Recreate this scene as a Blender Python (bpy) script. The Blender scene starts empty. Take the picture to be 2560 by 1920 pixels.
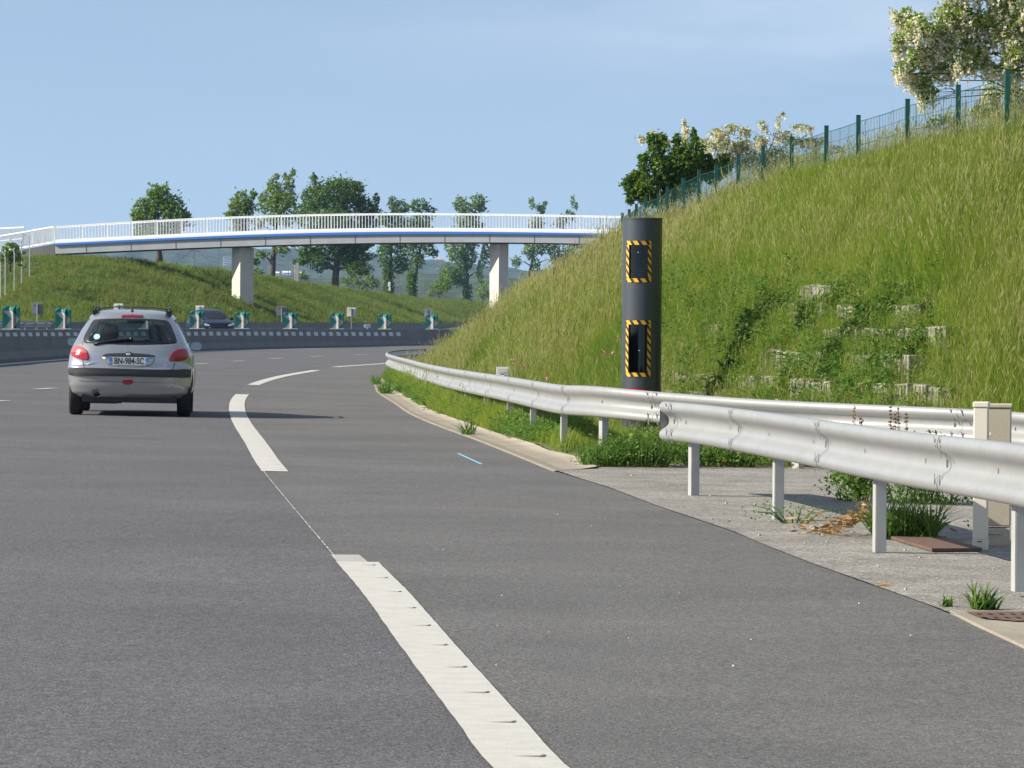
import bpy, math, random
import numpy as np
from mathutils import Vector, Matrix
R = math.radians
random.seed(7); rng = np.random.default_rng(7)
SC = bpy.context.scene
COL = SC.collection

# ------------------------------------------------------------------ camera, world, sun, exposure
F, CH, PITCH, ROLL = 10800.0, 1.35, math.atan(155/10800.0), 0.007      # telephoto: focal length in pixels of the 2560 px wide photo
CF = 0.013                                                           # cross fall of the carriageway
cam = bpy.data.cameras.new('camera'); camo = bpy.data.objects.new('camera', cam); COL.objects.link(camo)
cam.sensor_width = 36; cam.lens = 36*F/2560; cam.clip_start = 0.5; cam.clip_end = 20000
RM = Matrix.Rotation(math.pi/2-PITCH, 3, 'X') @ Matrix.Rotation(ROLL, 3, 'Z')
camo.matrix_world = Matrix.Translation((0, 0, CH)) @ RM.to_4x4()
SC.camera = camo
SUN_EL, SUN_B = R(32), R(8)                                          # sun on the left, a touch behind the viewer
sv = Vector((-math.cos(SUN_B)*math.cos(SUN_EL), -math.sin(SUN_B)*math.cos(SUN_EL), math.sin(SUN_EL)))
W = bpy.data.worlds.new('World'); SC.world = W; W.use_nodes = True
nt = W.node_tree; nt.nodes.clear()
out = nt.nodes.new('ShaderNodeOutputWorld'); bg = nt.nodes.new('ShaderNodeBackground')
sky = nt.nodes.new('ShaderNodeTexSky'); sky.sky_type = 'NISHITA'; sky.sun_disc = False
sky.sun_elevation = SUN_EL; sky.sun_rotation = math.atan2(sv.x, sv.y)
sky.altitude = 300; sky.air_density = 1.0; sky.dust_density = 0.6; sky.ozone_density = 2.2
tc = nt.nodes.new('ShaderNodeTexCoord')
# thin high cloud: broad soft veils mixed over the clear sky
mp = nt.nodes.new('ShaderNodeMapping'); mp.inputs['Scale'].default_value = (5, 5, 26)
nz = nt.nodes.new('ShaderNodeTexNoise'); nz.inputs['Scale'].default_value = 1.6; nz.inputs['Detail'].default_value = 5
rp = nt.nodes.new('ShaderNodeMapRange'); rp.inputs[1].default_value = .42; rp.inputs[2].default_value = .75; rp.inputs[3].default_value = 0; rp.inputs[4].default_value = .30
mx = nt.nodes.new('ShaderNodeMix'); mx.data_type = 'RGBA'; mx.inputs[7].default_value = (5.2, 5.7, 6.3, 1)
# sample the sky texture a little higher up than the true direction: a clean, dust-free horizon
sep = nt.nodes.new('ShaderNodeVectorMath'); sep.operation = 'ADD'; sep.inputs[1].default_value = (0, 0, .135)
nt.links.new(tc.outputs['Generated'], sep.inputs[0])
nt.links.new(sep.outputs[0], sky.inputs['Vector'])
nt.links.new(tc.outputs['Generated'], mp.inputs['Vector']); nt.links.new(mp.outputs[0], nz.inputs['Vector'])
nt.links.new(nz.outputs['Fac'],rp.inputs[0])
dt = nt.nodes.new('ShaderNodeVectorMath'); dt.operation = 'DOT_PRODUCT'; dt.inputs[1].default_value = (.55, 0, 1.5)
vr = nt.nodes.new('ShaderNodeMapRange'); vr.interpolation_type = 'SMOOTHSTEP'; vr.inputs[1].default_value = .055; vr.inputs[2].default_value = .19; vr.inputs[3].default_value = .15; vr.inputs[4].default_value = 2.3
vm = nt.nodes.new('ShaderNodeMath'); vm.operation = 'MULTIPLY'
nt.links.new(tc.outputs['Generated'], dt.inputs[0]); nt.links.new(dt.outputs['Value'], vr.inputs[0]); nt.links.new(vr.outputs[0], vm.inputs[0]); nt.links.new(rp.outputs[0], vm.inputs[1]); nt.links.new(vm.outputs[0], mx.inputs[0])
hs = nt.nodes.new('ShaderNodeHueSaturation'); hs.inputs['Saturation'].default_value = .85; hs.inputs['Value'].default_value = .93
nt.links.new(sky.outputs[0], hs.inputs['Color']); nt.links.new(hs.outputs[0], mx.inputs[6]); nt.links.new(mx.outputs[2], bg.inputs['Color'])
bg.inputs['Strength'].default_value = 0.106
nt.links.new(bg.outputs[0], out.inputs['Surface'])
sl = bpy.data.lights.new('sun', 'SUN'); so = bpy.data.objects.new('sun', sl); COL.objects.link(so)
sl.energy = 5.0; sl.angle = R(.53); sl.color = (1, .93, .80)
so.rotation_euler = (-sv).to_track_quat('-Z', 'Y').to_euler(); so.location = (-60, 0, 60)
SC.view_settings.view_transform = 'Standard'; SC.view_settings.look = 'None'
SC.view_settings.exposure = 0.72; SC.view_settings.gamma = 1
SC.render.engine = 'CYCLES'
SC.cycles.use_denoising = True; SC.cycles.max_bounces = 7; SC.cycles.transparent_max_bounces = 16
SC.cycles.volume_bounces = 0

# ------------------------------------------------------------------ helpers
def ray(px, py):
    return RM @ Vector(((px-1280)/F, -(py-960)/F, -1))
def at(px, py, Y):                       # the point at depth Y (metres ahead) behind a pixel
    d = ray(px, py); return Vector((0, 0, CH)) + d*(Y/d.y)
def gr(px, py, dz=0.0):                  # the road-plane point behind a pixel
    d = ray(px, py); t = (CH-dz)/(-d.z-CF*d.x); p = Vector((0, 0, CH))+d*t; return p
def rz(x): return -CF*x
class MB:
    def __init__(s): s.v=[]; s.f=[]; s.m=[]; s.sm=[]
    def add(s, vs, fs, m=0, sm=False):
        b=len(s.v); s.v+= [tuple(v) for v in vs]
        for f in fs: s.f.append(tuple(i+b for i in f)); s.m.append(m); s.sm.append(sm)
        return s
    def box(s, c, d, m=0, rot=None, taper=1.0):
        hx,hy,hz=d[0]/2,d[1]/2,d[2]/2
        vs=[Vector((x*(taper if z>0 else 1),y*(taper if z>0 else 1),z)) for z in (-hz,hz) for y in (-hy,hy) for x in (-hx,hx)]
        if rot is not None: vs=[rot@v for v in vs]
        c=Vector(c); return s.add([v+c for v in vs],[(0,2,3,1),(4,5,7,6),(0,1,5,4),(2,6,7,3),(0,4,6,2),(1,3,7,5)],m)
    def bar(s, a, b, w, d=None, m=0, up=Vector((0,0,1))):
        a,b=Vector(a),Vector(b); d=d or w; ax=(b-a).normalized()
        if abs(ax.dot(up))>.98: up=Vector((0,1,0))
        sx=ax.cross(up).normalized(); sy=sx.cross(ax).normalized()
        vs=[p+sx*i*w/2+sy*j*d/2 for p in (a,b) for i,j in ((-1,-1),(1,-1),(1,1),(-1,1))]
        return s.add(vs,[(0,1,2,3),(7,6,5,4),(0,4,5,1),(1,5,6,2),(2,6,7,3),(3,7,4,0)],m)
    def tube(s, pts, rad, n=8, m=0, sm=True, caps=True):
        pts=[Vector(p) for p in pts]; rads=rad if hasattr(rad,'__len__') else [rad]*len(pts); vs=[]
        for i,p in enumerate(pts):
            ax=(pts[min(i+1,len(pts)-1)]-pts[max(i-1,0)])
            ax=ax.normalized() if ax.length>1e-9 else Vector((0,0,1))
            up=Vector((0,0,1)) if abs(ax.z)<.9 else Vector((0,1,0))
            sx=ax.cross(up).normalized(); sy=sx.cross(ax)
            vs+=[p+(sx*math.cos(2*math.pi*k/n)+sy*math.sin(2*math.pi*k/n))*rads[i] for k in range(n)]
        fs=[(i*n+k,i*n+(k+1)%n,(i+1)*n+(k+1)%n,(i+1)*n+k) for i in range(len(pts)-1) for k in range(n)]
        if caps: fs+=[tuple(range(n-1,-1,-1)),tuple(range((len(pts)-1)*n,len(pts)*n))]
        return s.add(vs,fs,m,sm)
    def grid(s, P, m=0, sm=True, closed=False):          # P[i][j] grid of points
        nu,nv=len(P),len(P[0]); vs=[p for r in P for p in r]
        J=nv if closed else nv-1
        return s.add(vs,[(i*nv+j,i*nv+(j+1)%nv,(i+1)*nv+(j+1)%nv,(i+1)*nv+j) for i in range(nu-1) for j in range(J)],m,sm)
    def prism(s, poly, y0, y1, m=0, ax='y'):             # 2-D outline (x,z) pushed along y (or (y,z) along x)
        n=len(poly); mk=(lambda p,q:(p[0],q,p[1])) if ax=='y' else ((lambda p,q:(q,p[0],p[1])) if ax=='x' else (lambda p,q:(p[0],p[1],q)))
        vs=[mk(p,y0) for p in poly]+[mk(p,y1) for p in poly]
        return s.add(vs,[tuple(range(n-1,-1,-1)),tuple(range(n,2*n))]+[(i,(i+1)%n,n+(i+1)%n,n+i) for i in range(n)],m)
    def build(s, name, mats, parent=None, bevel=0, recalc=True, loc=None):
        me=bpy.data.meshes.new(name); me.from_pydata(s.v,[],s.f)
        mats=mats if isinstance(mats,(list,tuple)) else [mats]
        for k in mats: me.materials.append(k)
        me.polygons.foreach_set('material_index',s.m); me.polygons.foreach_set('use_smooth',s.sm)
        if recalc:
            import bmesh
            b=bmesh.new(); b.from_mesh(me); bmesh.ops.recalc_face_normals(b,faces=b.faces); b.to_mesh(me); b.free()
        o=bpy.data.objects.new(name,me); COL.objects.link(o)
        if parent is not None: o.parent=parent
        if loc is not None: o.location=loc
        if bevel:
            bv=o.modifiers.new('edge','BEVEL'); bv.width=bevel; bv.segments=2; bv.limit_method='ANGLE'; bv.angle_limit=R(40)
        return o
def tag(o, label, cat, group=None, kind=None):
    o['label']=label; o['category']=cat
    if group: o['group']=group
    if kind: o['kind']=kind
    return o
def struct(o, label, cat): return tag(o,label,cat,None,'structure')
def thing(name, loc, label, cat, group=None, rot=(0,0,0)):
    o=bpy.data.objects.new(name,None); o.empty_display_size=.3; COL.objects.link(o); o.location=loc; o.rotation_euler=rot
    return tag(o,label,cat,group)
def fastmesh(name, V, Fq, mats, midx=None, smooth=False, parent=None):   # numpy quads
    me=bpy.data.meshes.new(name); V=np.asarray(V,np.float32); Fq=np.asarray(Fq,np.int32)
    me.vertices.add(len(V)); me.vertices.foreach_set('co',V.ravel())
    me.loops.add(Fq.size); me.loops.foreach_set('vertex_index',Fq.ravel())
    k=Fq.shape[1]; me.polygons.add(len(Fq)); me.polygons.foreach_set('loop_start',np.arange(len(Fq),dtype=np.int32)*k)
    for q in (mats if isinstance(mats,(list,tuple)) else [mats]): me.materials.append(q)
    if midx is not None: me.polygons.foreach_set('material_index',np.asarray(midx,np.int32))
    me.polygons.foreach_set('use_smooth',np.full(len(Fq),smooth)); me.update(calc_edges=True); me.validate()
    o=bpy.data.objects.new(name,me); COL.objects.link(o)
    if parent is not None: o.parent=parent
    return o
def interp(xs, pts):                      # piecewise polyline by first coordinate
    return lambda x: [float(np.interp(x,xs,[p[k] for p in pts])) for k in range(len(pts[0]))]
def resample(pts, n=None, step=None, smooth=True):
    P=np.array([list(p) for p in pts],float)
    if smooth and len(P)>2:
        Q=[]
        for i in range(len(P)-1):
            p0,p1,p2,p3=P[max(i-1,0)],P[i],P[i+1],P[min(i+2,len(P)-1)]
            for t in np.linspace(0,1,12,endpoint=False):
                Q.append(.5*((2*p1)+(-p0+p2)*t+(2*p0-5*p1+4*p2-p3)*t*t+(-p0+3*p1-3*p2+p3)*t**3))
        Q.append(P[-1]); P=np.array(Q)
    d=np.r_[0,np.cumsum(np.linalg.norm(np.diff(P,axis=0),axis=1))]
    if n is None: n=max(2,int(d[-1]/step)+1)
    s=np.linspace(0,d[-1],n)
    return [Vector([np.interp(q,d,P[:,k]) for k in range(P.shape[1])]) for q in s]

# ------------------------------------------------------------------ materials
def mat(name, col, rough=.6, metal=0, spec=.5, noise=None, bump=None, coat=0, alpha=None, emit=None):
    """noise: (scale, amount, detail) mottles the colour; a list gives several layers. bump: (scale, strength, distance)"""
    m=bpy.data.materials.new(name); m.use_nodes=True; t=m.node_tree; b=t.nodes['Principled BSDF']
    b.inputs['Base Color'].default_value=(*col,1); b.inputs['Roughness'].default_value=rough; b.inputs['Metallic'].default_value=metal
    b.inputs['Specular IOR Level'].default_value=spec; b.inputs['Coat Weight'].default_value=coat; b.inputs['Coat Roughness'].default_value=.05
    if noise:
        co=t.nodes.new('ShaderNodeTexCoord'); prev=None
        for sc_,am,de in (noise if isinstance(noise,list) else [noise]):
            n=t.nodes.new('ShaderNodeTexNoise'); n.inputs['Scale'].default_value=sc_; n.inputs['Detail'].default_value=de; n.inputs['Roughness'].default_value=.62
            t.links.new(co.outputs['Object'],n.inputs['Vector'])
            r=t.nodes.new('ShaderNodeMapRange'); r.inputs[1].default_value=.25; r.inputs[2].default_value=.75; r.inputs[3].default_value=1-am; r.inputs[4].default_value=1+am
            t.links.new(n.outputs['Fac'],r.inputs[0])
            if prev is None: prev=r.outputs[0]
            else:
                mu=t.nodes.new('ShaderNodeMath'); mu.operation='MULTIPLY'; t.links.new(prev,mu.inputs[0]); t.links.new(r.outputs[0],mu.inputs[1]); prev=mu.outputs[0]
        vm=t.nodes.new('ShaderNodeVectorMath'); vm.operation='SCALE'; vm.inputs[0].default_value=col
        t.links.new(prev,vm.inputs['Scale']); t.links.new(vm.outputs[0],b.inputs['Base Color'])
    if bump:
        co=t.nodes.new('ShaderNodeTexCoord'); n=t.nodes.new('ShaderNodeTexNoise'); n.inputs['Scale'].default_value=bump[0]; n.inputs['Detail'].default_value=4
        bp=t.nodes.new('ShaderNodeBump'); bp.inputs['Strength'].default_value=bump[1]; bp.inputs['Distance'].default_value=bump[2]
        t.links.new(co.outputs['Object'],n.inputs['Vector']); t.links.new(n.outputs['Fac'],bp.inputs['Height']); t.links.new(bp.outputs[0],b.inputs['Normal'])
    if emit: b.inputs['Emission Color'].default_value=(*emit[0],1); b.inputs['Emission Strength'].default_value=emit[1]
    if alpha is not None: b.inputs['Alpha'].default_value=alpha
    return m
def leafmat(name, c0, c1, trans=.35, tint='tint', rough=.6, spec=.25):
    """foliage: colour between two greens by a per-instance tint or by face island, with light coming through the blade"""
    m=bpy.data.materials.new(name); m.use_nodes=True; t=m.node_tree; t.nodes.clear()
    o=t.nodes.new('ShaderNodeOutputMaterial'); p=t.nodes.new('ShaderNodeBsdfPrincipled'); tr=t.nodes.new('ShaderNodeBsdfTranslucent'); mxs=t.nodes.new('ShaderNodeMixShader')
    mxc=t.nodes.new('ShaderNodeMix'); mxc.data_type='RGBA'; mxc.inputs[6].default_value=(*c0,1); mxc.inputs[7].default_value=(*c1,1)
    if tint=='island':
        g=t.nodes.new('ShaderNodeNewGeometry'); t.links.new(g.outputs['Random Per Island'],mxc.inputs[0])
    else:
        a=t.nodes.new('ShaderNodeAttribute'); a.attribute_type='INSTANCER'; a.attribute_name=tint; t.links.new(a.outputs['Fac'],mxc.inputs[0])
    p.inputs['Roughness'].default_value=rough; p.inputs['Specular IOR Level'].default_value=spec; mxs.inputs[0].default_value=trans
    t.links.new(mxc.outputs[2],p.inputs['Base Color']); t.links.new(mxc.outputs[2],tr.inputs['Color'])
    t.links.new(p.outputs[0],mxs.inputs[1]); t.links.new(tr.outputs[0],mxs.inputs[2]); t.links.new(mxs.outputs[0],o.inputs['Surface'])
    return m
def glass(name, col, alpha, rough=.03):
    """thin tinted pane: part clear, part glossy reflection"""
    m=bpy.data.materials.new(name); m.use_nodes=True; t=m.node_tree; t.nodes.clear()
    o=t.nodes.new('ShaderNodeOutputMaterial'); tr=t.nodes.new('ShaderNodeBsdfTransparent'); gl=t.nodes.new('ShaderNodeBsdfGlossy'); mxs=t.nodes.new('ShaderNodeMixShader'); fr=t.nodes.new('ShaderNodeLayerWeight'); fr.inputs['Blend'].default_value=.5; pw=t.nodes.new('ShaderNodeMath'); pw.operation='POWER'; pw.inputs[1].default_value=4.5
    tr.inputs['Color'].default_value=(*col,1); gl.inputs['Roughness'].default_value=rough
    ad=t.nodes.new('ShaderNodeMath'); ad.operation='ADD'; ad.inputs[1].default_value=alpha
    t.links.new(fr.outputs['Facing'],pw.inputs[0]); t.links.new(pw.outputs[0],ad.inputs[0]); t.links.new(ad.outputs[0],mxs.inputs[0]); t.links.new(tr.outputs[0],mxs.inputs[1]); t.links.new(gl.outputs[0],mxs.inputs[2]); t.links.new(mxs.outputs[0],o.inputs['Surface'])
    return m
M={}
M['asphalt']=mat('asphalt',(.104,.102,.105),.85,noise=[(75,.75,3),(26,.40,3),(210,.6,2),(.30,.16,3),(1.3,.05,3)],bump=(90,.7,.012),spec=.35)
M['shoulder']=mat('shoulder_asphalt',(.117,.113,.109),.88,noise=[(80,.68,3),(28,.36,3),(220,.6,2),(.4,.17,3),(1.5,.05,3)],bump=(90,.6,.010),spec=.3)
M['old_asphalt']=mat('old_asphalt',(.235,.222,.196),.9,noise=[(45,.8,4),(1.2,.3,5),(180,.6,2),(9,.25,3)],bump=(60,.5,.015),spec=.2)
M['kerb']=mat('gutter_concrete',(.285,.25,.20),.9,noise=[(1.3,.2,4),(30,.14,4)],bump=(60,.3,.006),spec=.2)
M['kerb_edge']=mat('gutter_lip',(.22,.19,.14),.9,noise=[(3,.25,4),(40,.2,3)],spec=.2)
M['paint']=mat('road_paint',(.49,.475,.43),.7,noise=[(8,.10,5),(90,.12,3)],spec=.3)
M['paint_dirt']=mat('paint_crack',(.12,.115,.105),.9)
M['paint_worn']=mat('worn_paint',(.36,.35,.32),.9,noise=[(160,.5,2)])
M['blue_paint']=mat('blue_spray_paint',(.22,.50,.66),.8)
M['galv']=mat('galvanised_steel',(.315,.317,.310),.40,metal=.2,noise=[(2.2,.07,5),(26,.07,3)],spec=.5)
M['post']=mat('galvanised_post',(.40,.395,.37),.55,metal=.2,noise=[(6,.12,4)])
M['slot']=mat('bolt_slot',(.09,.085,.08),.6,metal=.4)
M['soil']=mat('soil',(.075,.066,.035),.95,noise=[(4,.4,5),(40,.3,3)])
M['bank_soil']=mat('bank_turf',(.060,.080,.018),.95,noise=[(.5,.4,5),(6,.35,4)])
M['slope_soil']=mat('slope_turf',(.125,.145,.035),.95,noise=[(1.5,.4,5),(12,.35,4)])
M['ground']=mat('farmland',(.06,.085,.035),.95,noise=[(.02,.4,5)])
M['hill']=mat('hill_forest',(.030,.052,.026),.95,noise=[(.02,.5,6),(.15,.45,4)],bump=(.08,1,6))
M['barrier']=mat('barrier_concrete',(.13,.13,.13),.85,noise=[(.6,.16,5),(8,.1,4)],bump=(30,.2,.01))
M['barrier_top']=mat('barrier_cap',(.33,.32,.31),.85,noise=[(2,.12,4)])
M['reflector']=mat('reflector_film',(.30,.335,.345),.4,noise=[(6,.08,3)])
M['pier']=mat('pier_concrete',(.54,.505,.445),.85,noise=[(1.2,.09,5),(14,.06,4)],bump=(20,.2,.01))
M['white']=mat('white_paint',(.80,.80,.80),.5,noise=[(1.5,.05,4)])
M['rail_white']=mat('railing_paint',(.82,.82,.82),.5)
M['girder']=mat('girder_paint',(.36,.375,.39),.6,noise=[(.8,.10,4),(.15,.08,3),(5,.06,4)])
M['blue']=mat('blue_band',(.035,.16,.52),.5)
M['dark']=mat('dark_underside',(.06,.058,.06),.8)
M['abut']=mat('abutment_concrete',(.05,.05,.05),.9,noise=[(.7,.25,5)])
M['teal']=mat('sign_green',(.018,.20,.175),.45)
M['chev']=mat('sign_white',(.46,.43,.39),.5)
M['signback']=mat('sign_back',(.66,.64,.58),.5,metal=.1,noise=[(5,.06,3)])
M['signgrey']=mat('sign_back_grey',(.13,.14,.16),.6)
M['radar']=mat('tower_paint',(.044,.052,.060),.38,spec=.7,noise=[(40,.06,3)])
M['inner']=mat('tower_inside',(.11,.12,.14),.5)
M['yellow']=mat('hazard_yellow',(.82,.42,.010),.5)
M['black']=mat('black_plastic',(.012,.012,.014),.45)
M['red']=mat('red_lens',(.36,.008,.016),.15,coat=.6)
M['red_dark']=mat('red_lens_lower',(.26,.004,.012),.15,coat=.6)
M['pink']=mat('pink_lens',(.46,.10,.10),.15,coat=.6)
M['fence']=mat('fence_green',(.010,.085,.062),.45)
M['cream']=mat('cream_plastic',(.70,.645,.52),.6,noise=[(6,.06,4)])
M['beige']=mat('beige_grit',(.47,.41,.30),.85,noise=[(120,.16,3),(4,.07,3)])
M['rust']=mat('rusty_steel',(.12,.068,.045),.85,noise=[(12,.35,5)])
M['stone']=mat('block_concrete',(.215,.197,.155),.95,noise=[(2.2,.6,5),(14,.5,4),(.8,.4,3)],bump=(14,.6,.03))
M['bark']=mat('bark',(.085,.068,.05),.95,noise=[(5,.4,5)])
M['bark_ivy']=mat('ivy_bark',(.06,.065,.028),.95,noise=[(4,.5,5)])
M['leafA']=leafmat('leaf_mid',(.085,.175,.017),(.22,.31,.045),.48,'island')
M['leafB']=leafmat('leaf_dark',(.045,.115,.012),(.14,.225,.028),.42,'island')
M['leafC']=leafmat('leaf_yellow',(.20,.25,.06),(.36,.37,.12),.42,'island')
M['leafD']=leafmat('leaf_acacia',(.16,.26,.028),(.31,.41,.065),.55,'island')
M['bloom']=leafmat('blossom',(.80,.75,.55),(.90,.86,.68),.45,'island',.7,.2)
M['grass']=leafmat('grass_blade',(.180,.270,.018),(.290,.340,.044),.5)
M['grassB']=leafmat('grass_blade_lush',(.165,.265,.026),(.31,.37,.062),.5)
M['bank_blade']=leafmat('bank_blade',(.085,.135,.014),(.205,.225,.040),.42)  # darker version of the grass blade: the bank's shade is put into the colour
M['stalk']=leafmat('grass_stalk',(.245,.255,.075),(.30,.265,.10),.42)
M['weed']=leafmat('weed_leaf',(.07,.17,.02),(.17,.28,.05),.4)
M['weedI']=leafmat('weed_leaf_own',(.065,.15,.02),(.16,.26,.045),.4,'island')
M['dry']=leafmat('dry_leaf',(.26,.13,.05),(.50,.34,.17),.2,'island')
M['dock']=leafmat('dock_seed',(.20,.12,.05),(.30,.19,.09),.1,'island')
M['bramble']=leafmat('bramble_leaf',(.030,.080,.012),(.095,.165,.028),.35,'island')
M['petal_pink']=mat('pink_petal',(.62,.22,.34),.7)
M['petal_yellow']=mat('yellow_petal',(.8,.6,.02),.7)
M['petal_white']=mat('white_petal',(.8,.8,.75),.7)
M['pebble']=mat('pebble',(.36,.345,.31),.9)
M['house']=mat('house_wall',(.75,.73,.70),.8)
M['tile']=mat('orange_roof',(.60,.33,.20),.8)
M['silver']=mat('silver_paint',(.41,.415,.425),.26,metal=.65,coat=.7,spec=.5)
M['navy']=mat('navy_paint',(.004,.009,.026),.35,coat=.2,spec=.35)
M['tyre']=mat('tyre',(.016,.016,.017),.85)
M['rim']=mat('alloy',(.4,.4,.41),.4,metal=.8)
M['trim']=mat('dark_trim',(.035,.036,.040),.5,noise=[(30,.1,3)])
M['glass']=glass('car_glass',(.60,.70,.67),.06)
M['darkglass']=glass('tinted_glass',(.13,.16,.18),.04)
M['mirror']=mat('mirror_glass',(.22,.24,.27),.10,metal=1)
M['plate']=mat('plate_white',(.80,.80,.76),.5)
M['plate_blue']=mat('plate_blue',(.09,.25,.50),.5)
M['ink']=mat('black_ink',(.015,.015,.018),.6)
M['chrome']=mat('chrome',(.7,.7,.72),.15,metal=1)
M['seat']=mat('seat_cloth',(.018,.02,.024),.9)
M['headlamp']=mat('headlamp',(.85,.86,.88),.08,metal=.8)
M['skin']=mat('skin',(.45,.25,.17),.6)
M['sticker']=mat('mint_sticker',(.35,.60,.55),.6)
HAZE_D=.000075
# ------------------------------------------------------------------ ground, road, pavements
def sheet(name, poly, m, dz, label, cat='road', step=None):
    """flat sheet on the tilted road plane from an outline of (x, y) points"""
    mb=MB(); mb.add([(p[0],p[1],rz(p[0])+dz) for p in poly],[tuple(range(len(poly)))]); o=mb.build(name,m,recalc=False)
    o.data.update(); 
    if o.data.polygons[0].normal.z<0: o.data.flip_normals()
    return struct(o,label,cat)
def strip(name, L, Rr, m, dz, label, cat='road', n=120, struct_=True):
    a=resample([Vector((p[0],p[1])) for p in L],n); b=resample([Vector((p[0],p[1])) for p in Rr],n)
    mb=MB(); mb.grid([[(p.x,p.y,rz(p.x)+dz),(q.x,q.y,rz(q.x)+dz)] for p,q in zip(a,b)],0,False); o=mb.build(name,m,recalc=False)
    if o.data.polygons[0].normal.z<0: o.data.flip_normals()
    return struct(o,label,cat) if struct_ else o
mb=MB(); mb.grid([[(x,y,-1.3) for x in np.linspace(-1400,1400,8)] for y in np.linspace(-60,5200,12)],0,False)
struct(mb.build('ground',M['ground'],recalc=False),'flat green farmland stretching far beyond the motorway','ground')

# right-hand road edge, from the bottom of the frame to the bend behind the guardrail
EPX=[(2560,1606),(2370,1535),(2230,1477),(2166,1460),(1955,1380),(1834,1331),(1655,1270),(1507,1215),(1400,1183),(1377,1175),(1271,1132),(1198,1103),(1082,1060),(1024,1033.6),(990,1010),(949,984),(941,970),(946.5,950)]
E=[Vector((2.95,12))]+[gr(*p).to_2d() for p in EPX]+[Vector((-2.65,103)),Vector((-2.35,112)),Vector((-1.4,128)),Vector((.6,146)),Vector((4,168)),Vector((9,192)),Vector((17,222)),Vector((30,260)),Vector((60,330))]
E[0]=E[1]+(E[1]-E[2]).normalized()*9
ER=resample(E,180)
strip('road',[(-75,y) for y in np.linspace(ER[0].y,330,20)],E,M['asphalt'],0,'dark grey asphalt carriageway bending to the right')
# broken shoulder line: centre line through the photo's dashes
BAU=[gr(1518,2080).to_2d()]+[gr(x,y).to_2d() for x,y in ((1321,1920),(1237,1820),(1080,1630),(960,1480),(889,1403),(688,1180.5),(640,1110),(606,1060),(593.5,1030),(594,1005),(606,986.9),(633,963.4),(700,942.5),(791,926.2),(837,918),(964,909.3))]
BAU+= [BAU[-1]+Vector((1.1,14)),BAU[-1]+Vector((3.4,32)),BAU[-1]+Vector((7.5,55))]
BR=resample(BAU,400)
def arc_y(y):                                # index on the line at depth y
    return float(np.interp(y,[p.y for p in BR],range(len(BR))))
def bau_at(i):
    k=int(min(max(i,0),len(BR)-2)); f=i-k; return BR[k].lerp(BR[k+1],f)
def bau_n(i):
    d=(bau_at(i+1.5)-bau_at(i-1.5)).normalized(); return Vector((d.y,-d.x))
BAUL=[]
for k,p in enumerate(BAU):
    d=(BAU[min(k+1,len(BAU)-1)]-BAU[max(k-1,0)]).normalized(); BAUL.append(p-Vector((d.y,-d.x))*.102)
strip('shoulder',BAUL,E[:-4],M['shoulder'],.004,'paler asphalt hard shoulder right of the broken white line','road shoulder')
def Y(px,py): return gr(px,py).y
w=.115
def dash(name,y0,y1,label,ribs=True,wide=w,extra=False):
    i0,i1=arc_y(y0),arc_y(y1); mb=MB(); n=60; rows=[]
    for q in np.linspace(i0,i1,n):
        c=bau_at(q); nn=bau_n(q); a=c-nn*(wide+random.uniform(0,.004)); b=c+nn*(wide+random.uniform(0,.003))
        rows.append([(a.x,a.y,rz(a.x)+.009),(b.x,b.y,rz(b.x)+.009)])
    mb.grid(rows,0,False)
    if ribs:                                # raised rumble bars with a dirt crack on the shoulder side and paint spurs on the lane side
        q=i0+.9
        L=[0];
        pts=[bau_at(k) for k in np.linspace(i0,i1,300)]; dd=np.r_[0,np.cumsum([(pts[k+1]-pts[k]).length for k in range(299)])]
        s=.55
        while s<dd[-1]-.3:
            q=float(np.interp(s,dd,np.linspace(i0,i1,300))); c=bau_at(q); nn=bau_n(q); t=Vector((-nn.y,nn.x))
            def P(u,v,z): p=c+nn*u+t*v; return (p.x,p.y,rz(p.x)+z)
            jj=random.uniform(-.01,.01)
            u0=random.uniform(-.04,.03)
            mb.add([P(u0,-.035+jj,.0115),P(.072,-.05,.0115),P(.085,.012,.0115),P(.075,.012,.0115),P(.062,-.028,.0115)],[(0,1,2,3,4)],1)
            s+=1.15+random.uniform(-.03,.03)
    o=mb.build(name,[M['paint'],M['paint_dirt']],recalc=False)
    for p in o.data.polygons:
        if p.normal.z<0: p.flip()
    return struct(o,label,'road marking')
dash('road_marking',11.7,Y(889,1408),'nearest thick white dash with raised cross ribs')
dash('road_marking',Y(688,1180.5),Y(606,986.9),'white ribbed dash crossed by the car shadow')
dash('road_marking',Y(633,963.4),Y(791,926.2),'curved white dash beyond the car shadow',False)
dash('road_marking',Y(837,918),Y(964,909.3)+30,'farthest shoulder dash running behind the guardrail end',False)
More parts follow.
